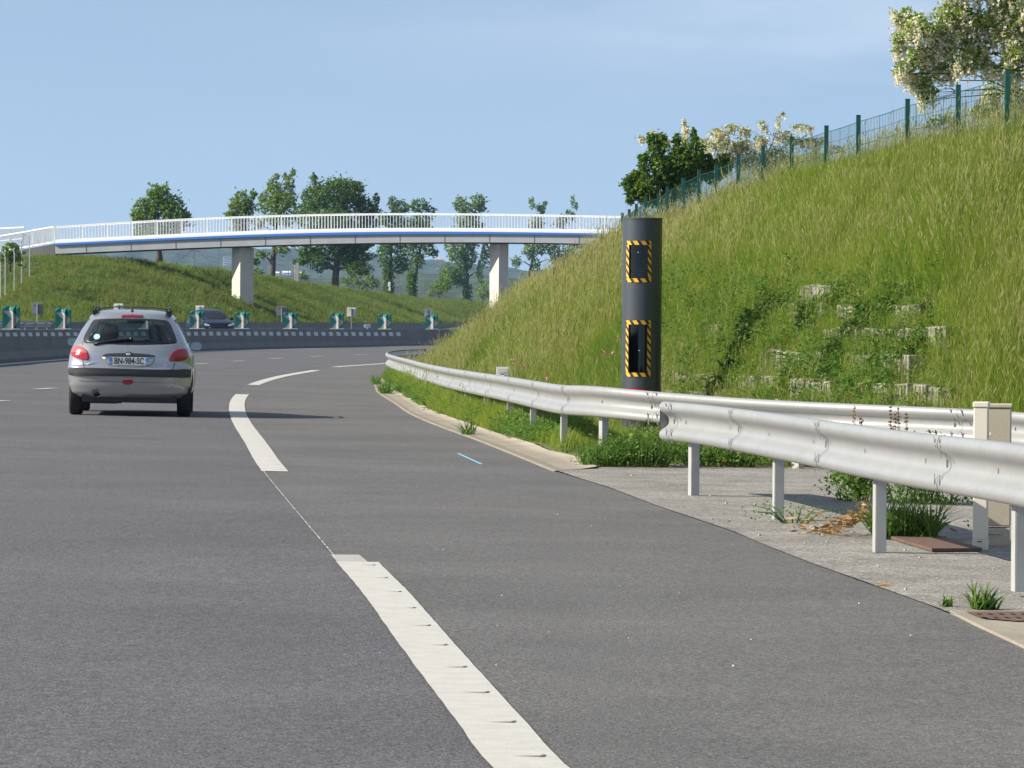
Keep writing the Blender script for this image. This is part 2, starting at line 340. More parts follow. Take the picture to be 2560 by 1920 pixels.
# scuffed older paint at the end of the nearest dash, and the pin line between the dashes
q=arc_y(Y(889,1408)); c=bau_at(q); nn=bau_n(q); t=Vector((-nn.y,nn.x))
mb=MB(); mb.add([((c+nn*u+t*v).x,(c+nn*u+t*v).y,rz((c+nn*u).x)+.0075) for u,v in ((-.112,-.02),(.06,-.02),(.05,.75),(-.115,.72))],[(0,1,2,3)])
struct(mb.build('road_marking',M['paint_worn'],recalc=False),'scuffed thin paint patch at the tip of the nearest dash','road marking')
mb=MB()
i0,i1=arc_y(Y(889,1408)),arc_y(Y(688,1180.5)); qs=np.linspace(i0,i1,260)
for a,b in zip(qs[:-1],qs[1:]):
    if random.random()<.25: continue
    pa,pb=bau_at(a)-bau_n(a)*.10,bau_at(b)-bau_n(b)*.10; na=bau_n(a)*.004
    mb.add([(*(pa-na),rz(pa.x)+.008),(*(pa+na),rz(pa.x)+.008),(*(pb+na),rz(pb.x)+.008),(*(pb-na),rz(pb.x)+.008)],[(0,1,2,3)])
struct(mb.build('road_marking',M['paint'],recalc=False),'thin dotted setting-out line between two white dashes','road marking')
# left edge line and the lane dashes
EL=[Vector((-14.6,10)),Vector((-14.0,50))]+[gr(x,y).to_2d() for x,y in ((-140,924),(0,912),(173.6,898.4),(320,888.5),(474.5,880.5),(640,875.3),(789,871.6),(989,866.4))]
EL+= [EL[-1]+Vector((5,28)),EL[-1]+Vector((13,60))]
def ribbon(name,pts,half,label,dz=.008,m='paint'):
    r=resample(pts,140); mb=MB(); rows=[]
    for k,p in enumerate(r):
        d=(r[min(k+1,139)]-r[max(k-1,0)]).normalized(); nn=Vector((d.y,-d.x))*half
        a,b=p-nn,p+nn; rows.append([(a.x,a.y,rz(a.x)+dz),(b.x,b.y,rz(b.x)+dz)])
    mb.grid(rows,0,False); return struct(mb.build(name,M[m],recalc=False),label,'road marking')
ribbon('road_marking',EL,.14,'long continuous white edge line below the concrete barrier')
for k,(xa,ya,xb,yb) in enumerate([(91,973.6,136,971),(14,1002.4,-34,1005.5),(487,910.6,517,909.2),(580,903.6,610,902.4),(674,897.3,704,895.8),(776,891.6,807,890.2),(887,886.9,920,886)]):
    a,b=gr(xa,ya).to_2d(),gr(xb,yb).to_2d(); d=(b-a).normalized(); nn=Vector((d.y,-d.x))*.10
    mb=MB(); mb.add([(*(a-nn),rz(a.x)+.008),(*(a+nn),rz(a.x)+.008),(*(b+nn),rz(b.x)+.008),(*(b-nn),rz(b.x)+.008)],[(0,1,2,3)])
    lab=['white lane dash left of the silver car','white lane dash at the far left','first white lane dash right of the silver car','second white lane dash right of the silver car','third white lane dash right of the silver car','fourth white lane dash right of the silver car','white lane dash nearest the guardrail end'][k]
    struct(mb.build('lane_dash',M['paint'],recalc=False),lab,'road marking')
a,b=gr(1145,1135).to_2d(),gr(1204,1162).to_2d(); d=(b-a).normalized(); nn=Vector((d.y,-d.x))*.013
mb=MB(); mb.add([(*(a-nn),rz(a.x)+.007),(*(a+nn),rz(a.x)+.007),(*(b+nn),rz(b.x)+.007),(*(b-nn),rz(b.x)+.007)],[(0,1,2,3)])
struct(mb.build('road_marking',M['blue_paint'],recalc=False),'short blue spray paint line on the shoulder','road marking')
# old tyre scuff on the shoulder
scuff=[gr(x,y).to_2d() for x,y in ((903,976),(872,994),(845,1016),(828,1045),(818,1075),(815,1100))]
ribbon('tyre_scuff',scuff,.02,'faint curved tyre scuff on the shoulder',.0065,'paint_dirt_soft') if 'paint_dirt_soft' in M else None
# lay-by surface of older asphalt and the concrete gutter
IPX=[(1042,1007),(1082,1031),(1169,1062),(1242,1088),(1331,1114.6),(1372,1132),(1444,1149),(1493,1174)]
GUT_IN=[Vector((-1.9,110)),gr(968,944).to_2d(),gr(975,960).to_2d(),gr(990,976).to_2d()]+[gr(*p).to_2d() for p in IPX]
GUT_OUT=[Vector((-2.4,111)),gr(946.5,950).to_2d(),gr(941,970).to_2d(),gr(949,984).to_2d(),gr(990,1010).to_2d(),gr(1024,1033.6).to_2d(),gr(1082,1060).to_2d(),gr(1198,1103).to_2d(),gr(1271,1132).to_2d(),gr(1389,1180).to_2d()]
gi=resample(GUT_IN,90); go=resample(GUT_OUT,90); mb=MB(); rows=[]
for p,q in zip(gi,go):
    rows.append([(q.x-.03,q.y,rz(q.x)+.001)]+[((q.lerp(p,t)).x,(q.lerp(p,t)).y,rz((q.lerp(p,t)).x)+dz) for t,dz in ((.0,.013),(.14,.0115),(.2,.0125),(.55,.014),(1,.030))]+[(p.x,p.y,rz(p.x)-.05)])
mb.grid(rows,0,True); gu=mb.build('gutter',[M['kerb'],M['kerb_edge']],recalc=False)
for p in gu.data.polygons:
    if p.index%6 in (1,2): p.material_index=1
    if p.normal.z<0: p.flip()
struct(gu,'sandy concrete gutter strip curving along the shoulder edge','gutter')
LB_UP=[gr(*p).to_2d() for p in ((1389,1178),(1487,1171),(1660,1160),(1834,1165),(2040,1172))]+[Vector((3.6,40.6)),Vector((5.2,39.6)),Vector((8.5,36.5)),Vector((9,20)),Vector((9,8))]
ed=[p for p in ER if p.y<gr(1389,1180).y]
sheet('lay_by',[p-Vector((.012+.010*math.sin(k*1.7)+random.uniform(-.008,.008),0)) for k,p in enumerate(ed)]+LB_UP,M['old_asphalt'],.0105,'weathered pale grey asphalt lay-by beside the shoulder','pavement')
# ------------------------------------------------------------------ grassy slopes (shared sampling for the grass)
def vnoise(x,y,s,seed=0):
    """cheap smooth value noise on arrays"""
    x=np.asarray(x)/s; y=np.asarray(y)/s; xi=np.floor(x).astype(int); yi=np.floor(y).astype(int); fx=x-xi; fy=y-yi
    fx=fx*fx*(3-2*fx); fy=fy*fy*(3-2*fy)
    def h(a,b):
        n=(a*374761393+b*668265263+seed*974634777)&0x7fffffff; n=(n^(n>>13))*1274126177&0x7fffffff; return ((n^(n>>16))&0xffff)/65535.
    return (h(xi,yi)*(1-fx)+h(xi+1,yi)*fx)*(1-fy)+(h(xi,yi+1)*(1-fx)+h(xi+1,yi+1)*fx)*fy
def fbm(x,y,s,seed=0): return .55*vnoise(x,y,s,seed)+.3*vnoise(x,y,s/2.3,seed+1)+.15*vnoise(x,y,s/5.1,seed+2)
class Loft:
    def __init__(s, rows, nu, nvs, amp=0.0, sc=1.0, seed=1, keep_first=True):
        R_=[resample(r,nu) for r in rows]; G=[]
        for k in range(len(rows)-1):
            for t in np.linspace(0,1,nvs[k],endpoint=(k==len(rows)-2)):
                G.append([R_[k][i].lerp(R_[k+1][i],t) for i in range(nu)])
        A=np.array([[list(p) for p in r] for r in G])          # [v][u][3]
        nz_=fbm(A[...,0],A[...,1],sc,seed)-.5; fade=np.ones(len(G)); 
        if keep_first: fade[0]=0; fade[1]=.5
        A[...,2]+=nz_*amp*2*fade[:,None]; s.A=A
    def build(s,name,m,label,cat='terrain'):
        nv,nu=s.A.shape[:2]; idx=np.arange(nv*nu).reshape(nv,nu)
        Fq=np.stack([idx[:-1,:-1],idx[:-1,1:],idx[1:,1:],idx[1:,:-1]],-1).reshape(-1,4)
        o=fastmesh(name,s.A.reshape(-1,3),Fq,m,smooth=True)
        if np.mean([p.normal.z for p in list(o.data.polygons)[:200]])<0: o.data.flip_normals()
        return struct(o,label,cat)
    def sample(s,n,v0=0,v1=1):
        A=s.A; nv=A.shape[0]; a0=int(v0*(nv-1)); a1=max(a0+1,int(round(v1*(nv-1)))); A=A[a0:a1+1]
        e1=A[:-1,1:]-A[:-1,:-1]; e2=A[1:,:-1]-A[:-1,:-1]; ar=np.linalg.norm(np.cross(e1,e2),axis=-1); s.area=ar.sum()
        k=rng.choice(ar.size,n,p=(ar/ar.sum()).ravel()); i,j=np.unravel_index(k,ar.shape); u=rng.random(n)[:,None]; v=rng.random(n)[:,None]
        P=(A[i,j]*(1-u)+A[i,j+1]*u)*(1-v)+(A[i+1,j]*(1-u)+A[i+1,j+1]*u)*v
        return P,(a0+i+v[:,0])/(nv-1)
def V3(p,z): return Vector((p[0],p[1],z))
FPX=[(2519,181),(2395.6,220),(2269,255),(2146,295),(2066,321),(1979,348),(1908,371),(1846,393),(1791,416),(1748,430),(1708,450),(1669,472),(1647,488),(1615,499),(1591,515),(1573,528),(1556,537)]
FTOP=[at(x,y,50+2.4*i) for i,(x,y) in enumerate(FPX)]
def fence_h(i): return float(np.interp(i,[0,2,4,6,8,16],[.82,.70,.60,.70,.76,.78]))
TOE=[(14,34.5),(9,38),(5.4,41),(4.3,44),(3.3,49),(2.6,54),(1.75,60),(.65,67),(-.6,76),(-1.65,90),(-2.35,103),(-1.6,118),(1.0,136),(6,160),(14,185)]
FZ=interp([p.y for p in FTOP],[(p.z-fence_h(i),) for i,p in enumerate(FTOP)])
FX=interp([p.y for p in FTOP],[(p.x,) for p in FTOP])
CREST=[(14.5,46,3.85),(10,47.5,3.65),(6.6,48.5,3.46)]+[(FX(y)[0],y,FZ(y)[0]) for y in (50,54,58.5,62,67,74,82)]+[(2.2,91,2.75),(2.7,104,2.8),(5,122,2.8),(10,146,2.8),(18,172,2.8)]
toe=[Vector((x,y,rz(x)-.10)) for x,y in TOE]; crest=[Vector(p) for p in CREST]
mid=[a.lerp(b,.55)+Vector((0,0,.22)) for a,b in zip(toe,crest)]
back=[b+Vector((5,4,.35)) for b in crest]; far_=[b+Vector((45,35,.2)) for b in crest]
SL=Loft([toe,mid,crest,back,far_],260,[22,16,14,8],.07,1.6,3); SL.build('embankment',M['slope_soil'],'steep cutting slope under tall meadow grass right of the motorway')
VIN=GUT_IN+[Vector((2.0,41.8)),Vector((2.9,40.9)),Vector((3.9,40.0)),Vector((5.2,38.9)),Vector((8.5,35.8)),Vector((13.5,33))]
vin=[Vector((p.x,p.y,rz(p.x)+(.03 if p.y>44 else -.04))) for p in VIN]
VE=Loft([vin,[Vector((p.x,p.y,p.z)) for p in reversed(toe[:-2])]],200,[12],.03,1.0,5,False)
VE.build('verge',M['slope_soil'],'flat strip of turf between the gutter and the slope')
RIDGE=[(-60,735,300),(0,722,318),(60,698,326),(105,678,328),(136,660,329),(226,652,330),(347,661,338),(492,676,353),(573,689,376),(631,695,398),(738,711,443),(834,725,503),(941,738,563),(1060,751,683),(1190,758,803),(1300,762,903)]
FOOT=[(-160,818,238),(-110,818,240),(-40,818,244),(20,817,247),(90,815,252),(200,813,262),(330,812,275),(450,812,290),(600,812,310),(720,811,335),(850,811,370),(960,810,420),(1060,809,480),(1120,808,540),(1180,806,640),(1260,805,760)]
ridge=[at(*p) for p in RIDGE]; foot=[at(*p)-Vector((0,0,.1)) for p in FOOT]
bmid=[a.lerp(b,.5)+Vector((0,0,.12)) for a,b in zip(foot,ridge)]
bback=[b+Vector((-9,10,.1)) for b in ridge]; bfar=[b+Vector((-120,120,-1)) for b in ridge]
BK=Loft([foot,bmid,ridge,bback,bfar],220,[18,16,8,8],.35,7,9); BK.build('bank',M['bank_soil'],'long grassy bank beyond the opposite carriageway')
mb=MB(); mb.grid([[tuple(p) for p in foot],[tuple(p+Vector((6,-6,-.75))) for p in foot]],0,False); mb.build('bank_foot',M['bank_soil'])
struct(bpy.data.objects['bank_foot'],'narrow grass strip at the foot of the far bank','terrain')
# hills
def hill(name,top,Yd,depth,label,seed,amp):
    xs=[p[0] for p in top]; ys=[p[1] for p in top]; nu,nv=260,26; A=np.zeros((nv,nu,3))
    for i,px in enumerate(np.linspace(xs[0],xs[-1],nu)):
        zt=at(px,float(np.interp(px,xs,ys)),Yd)
        for j in range(nv):
            t=j/(nv-1); A[j,i]=(zt.x*(1-.0*t),Yd-depth*(1-t),-1.3+(zt.z+1.3)*math.sin(t*math.pi/2)**1.1)
    A[...,2]+=(fbm(A[...,0],A[...,1],amp*9,seed)-.5)*amp*(A[...,2]>0)+ (vnoise(A[...,0],A[...,1]*.2,amp*1.6,seed+4)-.5)*amp*.7
    A2=A[-1:].copy(); A2[...,1]+=60; A2[...,2]=-2; A=np.concatenate([A,A2],0); nv+=1
    idx=np.arange(nv*nu).reshape(nv,nu); Fq=np.stack([idx[:-1,:-1],idx[:-1,1:],idx[1:,1:],idx[1:,:-1]],-1).reshape(-1,4)
    struct(fastmesh(name,A.reshape(-1,3),Fq,M['hill'],smooth=True),label,'hill')
hill('hills',[(-500,650),(0,640),(200,628),(330,620),(420,619),(470,616),(560,621),(650,624),(700,622),(760,626),(830,634),(920,640),(1000,645),(1080,653),(1160,662),(1230,672),(1300,680),(1420,676),(1600,668),(2100,660),(3200,650)],4000,900,'hazy wooded hill on the horizon under the bridge',3,9)
hill('hills',[(-500,735),(300,712),(600,702),(760,698),(900,695),(980,692),(1060,691),(1120,694),(1200,700),(1320,704),(1600,712),(3200,730)],1500,350,'lower dark wooded ridge in front of the hazy hill',8,3.5)
# ------------------------------------------------------------------ steel guardrails
WP=[(.020,.150),(.040,.156),(.062,.150),(.078,.132),(.083,.110),(.078,.088),(.060,.068),(.030,.048),(.010,.030),(.004,.012),(.004,-.012),(.010,-.030),(.030,-.048),(.060,-.068),(.078,-.088),(.083,-.110),(.078,-.132),(.062,-.150),(.040,-.156),(.020,-.150)]
def guardrail(label, path, post_s, splice_s, group, end_flare=True, post_drop=.9, pw=.10):
    """path: beam centre points (x,y,z); road side is to the left of the direction of travel"""
    P=resample(path,step=.25); d=np.r_[0,np.cumsum([(P[k+1]-P[k]).length for k in range(len(P)-1)])]
    def fr(s):
        i=int(np.clip(np.searchsorted(d,s)-1,0,len(P)-2)); f=(s-d[i])/(d[i+1]-d[i]); p=P[i].lerp(P[i+1],f)
        t=(P[min(i+2,len(P)-1)]-P[max(i-1,0)]); t=Vector((t.x,t.y,0)).normalized(); return p,t,Vector((-t.y,t.x,0))
    root=thing('guardrail',P[0]-Vector((0,0,.6)),label,'guardrail',group); off=-Vector(root.location)
    mb=MB(); rows=[]
    for s in d:
        p,t,n=fr(s); p=p+off
        outer=[p+n*(a-.083)+Vector((0,0,b)) for a,b in WP]; inner=[p+n*(a-.083-.004)+Vector((0,0,b)) for a,b in reversed(WP)]
        rows.append(outer+inner)
    mb.grid(rows,0,True,True); mb.add(rows[0],[tuple(range(len(rows[0])))]); mb.add(rows[-1],[tuple(range(len(rows[-1])))])
    bm_=mb
    for s in splice_s:                         # overlap seam and the bolt slots of each splice
        p,t,n=fr(s); p=p+off
        prof=[p+n*(a-.083+.003)+Vector((0,0,b)) for a,b in WP]; q=[v+t*.03 for v in prof]
        bm_.grid([prof,q],0,True)
        for u in (-.07,.07):
            for (a,b,tx) in ((.080,.118,.9),(.072,-.083,.9),(.048,.060,.9),(.066,-.142,.8)):
                c=p+t*u+n*(a-.083+.004)+Vector((0,0,b)); dv=Vector((0,0,.028))+t*.013; tt=t*.010
                sl_=n*(.012 if b>0 else -.012)
                bm_.add([c-dv-tt-sl_*.6+n*.003,c-dv+tt-sl_*.6+n*.003,c+dv+tt+n*.003,c+dv-tt+n*.003],[(0,1,2,3)],1)
        c=p+t*.1+n*(.004-.083+.006); bm_.add([c+t*a+Vector((0,0,b)) for a,b in ((-.012,-.022),(.012,-.022),(.012,.022),(-.012,.022))],[(0,1,2,3)],1)
    k=0
    while k*2+1<d[-1]:                         # small slots along the web
        p,t,n=fr(k*2+1); p=p+off; c=p+n*(.004-.083+.004)
        bm_.add([c+t*a+Vector((0,0,b)) for a,b in ((-.007,-.014),(.007,-.014),(.007,.014),(-.007,.014))],[(0,1,2,3)],1); k+=1
    bm_.build('beam',[M['galv'],M['slot']],root,recalc=False)
    for s in post_s:
        p,t,n=fr(s); c=p+off-n*.120; gz=-post_drop
        m_=MB(); rot=Matrix((( t.x,n.x,0),(t.y,n.y,0),(0,0,1)))
        hgt=post_drop+.10
        m_.box(c+Vector((0,0,.10-hgt/2))+n*.028,(pw,.006,hgt),0,rot); m_.box(c+Vector((0,0,.10-hgt/2))-t*(pw/2)-n*.004,(.006,.06,hgt),0,rot); m_.box(c+Vector((0,0,.10-hgt/2))+t*(pw/2)-n*.004,(.006,.06,hgt),0,rot)
        m_.box(c+Vector((0,0,.10-hgt/2))-n*.034+t*pw*.32,(pw*.3,.006,hgt),0,rot); m_.box(c+Vector((0,0,.10-hgt/2))-n*.034-t*pw*.32,(pw*.3,.006,hgt),0,rot)
        m_.build('post',M['post'],root)
        s_=MB(); s_.box(c+n*.018,(.07,.03,.20),0,rot); s_.build('spacer',M['post'],root)
    return root,fr,d
# rail in front: starts beside the lay-by and runs out of the frame; its beam top is .75 m over the ground
def rb(px,py,h): p=gr(px,py); return Vector((p.x,p.y,p.z+h))
posts=[gr(1745,1247),gr(1940,1312),gr(2200,1398),gr(2555,1505)]
A0=[at(1648,1052,34.6),at(1745,1062,33.3),at(1940,1093,29.3),at(2200,1139,25.2),at(2555,1193,21.2)]
A0+=[A0[-1]+Vector((.28,-4.2,-.01)),A0[-1]+Vector((.45,-8,-.02))]
A0=[p for p in A0]
ra,fra,da=guardrail('galvanised guardrail in front, starting with a blunt end beside the lay-by',A0,[1.2],[],'guardrails along the shoulder') if False else (None,None,None)
def s_of(path,y):
    P=resample(path,step=.25); d=np.r_[0,np.cumsum([(P[k+1]-P[k]).length for k in range(len(P)-1)])]
    ys=[p.y for p in P]; o=np.argsort(ys); return float(np.interp(y,np.array(ys)[o],d[o]))
A0r=list(A0)                      # travelling towards the viewer the road lies on the right, so run it backwards
A0r.reverse()
sp=[s_of(A0r,y) for y in (34.05,30.0,25.9,21.85,17.8)]
ra,fra,da=guardrail('galvanised guardrail in front, beginning with a blunt end beside the lay-by',A0r,sp,[s_of(A0r,y) for y in (34.35,31.6,27.55,23.45,19.4)],'guardrails along the shoulder',post_drop=.60)
B0=[at(2700,1086,37.9),at(2545,1075,38.6),at(2430,1066,39.2),at(1925,1041,41.2),at(1650,1020,42.6),at(1480,1004,43.6),at(1396,999,45.6),at(1330,987,48.6),at(1250,971,54),at(1126,948,64),at(1060,932,74),at(1010,916,86),at(975,905,97),at(964,899,105),at(970,893,114),at(1000,888,125),at(1060,884,142)]
spB=[s_of(B0,y) for y in (38.3,39.55,41.0,43.6,46.1,50,54,58,62,66,70,74,78,82,86,90,94,98,102)]
rbk,frb,db=guardrail('long galvanised guardrail behind, curving away round the bend past the speed camera',B0,spB,[s_of(B0,y) for y in (39.35,42.7,45.3,48.6,52.6,56.6,60.6,64.6,70,75,80,86,92,98)],'guardrails along the shoulder',post_drop=.85)
p,t,n=frb(s_of(B0,54.0)); mb=MB(); mb.box((0,0,.07),(.16,.02,.10)); mb.box((0,0,.01),(.05,.02,.04)); mb.box((0,-.012,.075),(.13,.006,.05),1)
o=mb.build('delineator',[M['white'],M['cream']],loc=p+Vector((0,0,.15))-n*.03); tag(o,'small white delineator clipped on top of the curved guardrail','delineator')

# ------------------------------------------------------------------ speed camera tower
def radar():
    c=at(1603,1000,55); c.z=rz(c.x)-.05; r=.252; H=at(1603,545,55).z-c.z
    root=thing('speed_camera',c,'dark grey cylindrical speed camera tower with two hazard striped windows','speed camera')
    face=math.atan2(1575-1603,97/2)                        # the windows sit left of the middle
    A0_=-math.pi/2-.24                                   # angle of the window axis (facing the traffic)
    def P(a,z,rr=r): return (rr*math.cos(a),rr*math.sin(a),z)
    zt=lambda py:at(1603,py,55).z-c.z
    wins=[(zt(610),zt(697) if False else zt(522*1.1573),zt(610*1.1573) if False else 0)]
    U=(zt(706),zt(603)); L=(zt(941),zt(801))               # outer frame bottom, top
    half=.66                                               # half angle of the frame
    fw_a=.17; fw_z=.05
    n=96; levels=sorted(set([0,U[0]+fw_z,U[1]-fw_z,L[0]+fw_z,L[1]-fw_z,H-.02]+list(np.linspace(0,H-.02,24))))
    mb=MB(); angs=[A0_-half+fw_a+ (2*math.pi)*k/n for k in range(n)]
    angs=sorted([(a+math.pi*4)%(2*math.pi) for a in angs]+[(A0_+half-fw_a+4*math.pi)%(2*math.pi)])
    inw=lambda a:abs((a-A0_+math.pi)%(2*math.pi)-math.pi)<half-fw_a-1e-4
    vs=[];idx={}
    for j,z in enumerate(levels):
        for i,a in enumerate(angs): idx[i,j]=len(vs); vs.append(P(a,z))
    fs=[]
    N=len(angs)
    for j in range(len(levels)-1):
        zm=(levels[j]+levels[j+1])/2; hole=(U[0]+fw_z<zm<U[1]-fw_z) or (L[0]+fw_z<zm<L[1]-fw_z)
        for i in range(N):
            a2=angs[(i+1)%N]+(2*math.pi if i==N-1 else 0); am=(angs[i]+a2)/2
            if hole and inw(am): continue
            fs.append((idx[i,j],idx[(i+1)%N,j],idx[(i+1)%N,j+1],idx[i,j+1]))
    mb.add(vs,fs,0,True); mb.build('tube',M['radar'],root,recalc=False)
    mb=MB(); tilt=lambda a,rr:.018*math.cos(a-math.pi)*rr/r
    for rr,z0,z1 in ((r+.006,H-.022,H),):
        ring=[P(2*math.pi*k/64,0,rr) for k in range(64)]
        lo=[(x,y,z0) for x,y,_ in ring]; hi=[(x,y,z1-.0) for x,y,_ in ring]; mb.grid([lo,hi],0,False,True); mb.add(hi,[tuple(range(64))]); mb.add(lo,[tuple(range(63,-1,-1))])
    mb.build('cap',M['radar'],root)
    def patch(a0,a1,z0,z1,rr,m_,mbx,na=6):
        mbx.grid([[P(a0+(a1-a0)*k/na,z,rr) for k in range(na+1)] for z in (z0,z1)],m_,True)
    for (z0,z1),nm in ((U,'upper'),(L,'lower')):
        fr_=MB(); rr=r+.004; a0,a1=A0_-half,A0_+half
        # slanted yellow and black bands along the four sides, clipped to each side
        def side(u0,u1,v0,v1,horizontal,slant):
            patch(u0,u1,v0,v1,rr,1,fr_,10)
            lenu=(u1-u0)*r; lenv=v1-v0; step=.098; k=-3
            while True:
                s=k*step
                if horizontal:
                    if s>lenu+.1: break
                    q=[(s,lenv),(s+.055,lenv),(s+.055+lenv*slant,0),(s+lenv*slant,0)]
                else:
                    if s>lenv+.1: break
                    q=[(0,s+.03),(0,s+.083),(lenu,s+.053-lenu*slant),(lenu,s-lenu*slant)]
                q=clip(clip(clip(clip(q,0,0,1),0,lenu,-1),1,0,1),1,lenv,-1)
                if len(q)>2: fr_.add([P(u0+x/r,v0+y,rr+.0065) for x,y in q],[tuple(range(len(q)))],0)
                k+=1
        side(a0,a1,z1-fw_z,z1,True,.62); side(a0,a1,z0,z0+fw_z,True,.62)
        side(a0,a0+fw_a,z0+fw_z,z1-fw_z,False,.75); side(a1-fw_a,a1,z0+fw_z,z1-fw_z,False,.75)
        f=fr_.build('hazard_frame',[M['yellow'],M['black']],root,recalc=False)
        bx=MB(); ai,ae=A0_-half+fw_a,A0_+half-fw_a
        bk=[P(ai+(ae-ai)*k/8,z,r-.16 if False else r-.11) for z in (z0+fw_z,z1-fw_z) for k in range(9)]
        bx.add(bk,[(k,k+1,k+10,k+9) for k in range(8)],1)
        for a in (ai,ae): bx.add([P(a,z0+fw_z),P(a,z1-fw_z),P(a,z1-fw_z,r-.11),P(a,z0+fw_z,r-.11)],[(0,1,2,3)])
        for z in (z0+fw_z,z1-fw_z): bx.grid([[P(ai+(ae-ai)*k/8,z) for k in range(9)],[P(ai+(ae-ai)*k/8,z,r-.11) for k in range(9)]])
        bx.build('recess',[M['black'],M['inner']],root,recalc=False)
        gl=MB(); patch(ai,ae,z0+fw_z,z1-fw_z,r-.012,0,gl,8); gl.build('window_glass',M['darkglass'],root,recalc=False)
        e=Vector((math.cos(A0_),math.sin(A0_),0)); s_=Vector((-math.sin(A0_),math.cos(A0_),0)); rot=Matrix(((s_.x,e.x,0),(s_.y,e.y,0),(0,0,1)))
        if nm=='upper':
            ln=MB(); ln.tube([e*(r-.10)+Vector((0,0,z1-.16)),e*(r-.06)+Vector((0,0,z1-.16))],.04,14); ln.build('lens',M['chrome'],root)
            lb=MB(); lc=e*(r-.075)+Vector((0,0,z0+.125)); lb.box(lc,(.125,.006,.10),0,rot)
            for zz,ww in ((.03,.07),(.01,.09),(-.012,.06),(-.03,.08)): lb.box(lc+e*.005+Vector((0,0,zz)),(ww,.002,.006),1,rot)
            for q,(dx,dz,wx,wz) in enumerate(((0,.048,.125,.005),(0,-.048,.125,.005),(.06,0,.005,.1),(-.06,0,.005,.1))): lb.box(lc+e*.005+s_*dx+Vector((0,0,dz)),(wx,.003,wz),1,rot)
            lb.build('label_plate',[M['trim'],M['white']],root)
        else:
            ln=MB(); ln.tube([e*(r-.10)+s_*.02+Vector((0,0,z0+.30)),e*(r-.055)+s_*.035+Vector((0,0,z0+.335))],[.045,.03],14); ln.build('lens',M['chrome'],root)
            fl=MB(); fl.box(e*(r-.085)+Vector((0,0,z0+.13)),(.13,.02,.09),0,rot)
            for q,(dx,dz) in enumerate(((-.03,.015),(.02,.02),(.035,-.015),(-.02,-.018))): fl.box(e*(r-.072)+s_*dx+Vector((0,0,z0+.13+dz)),(.022,.01,.018),1+q%2,rot)
            fl.build('flash_unit',[M['trim'],M['pink'],M['headlamp']],root)
    bd=MB(); zb=zt(968); bd.grid([[P(A0_-.5+1.0*k/20,z,r+.004) for k in range(21)] for z in (zb-.07,zb-.010)],0,True); bd.build('red_band',M['red'],root,recalc=False)
def clip(poly,ax,val,sgn):
    o=[]
    for k in range(len(poly)):
        a,b=poly[k],poly[(k+1)%len(poly)]; da,db=(a[ax]-val)*sgn,(b[ax]-val)*sgn
        if da>=0: o.append(a)
        if da*db<0: t=da/(da-db); o.append((a[0]+(b[0]-a[0])*t,a[1]+(b[1]-a[1])*t))
    return o
radar()

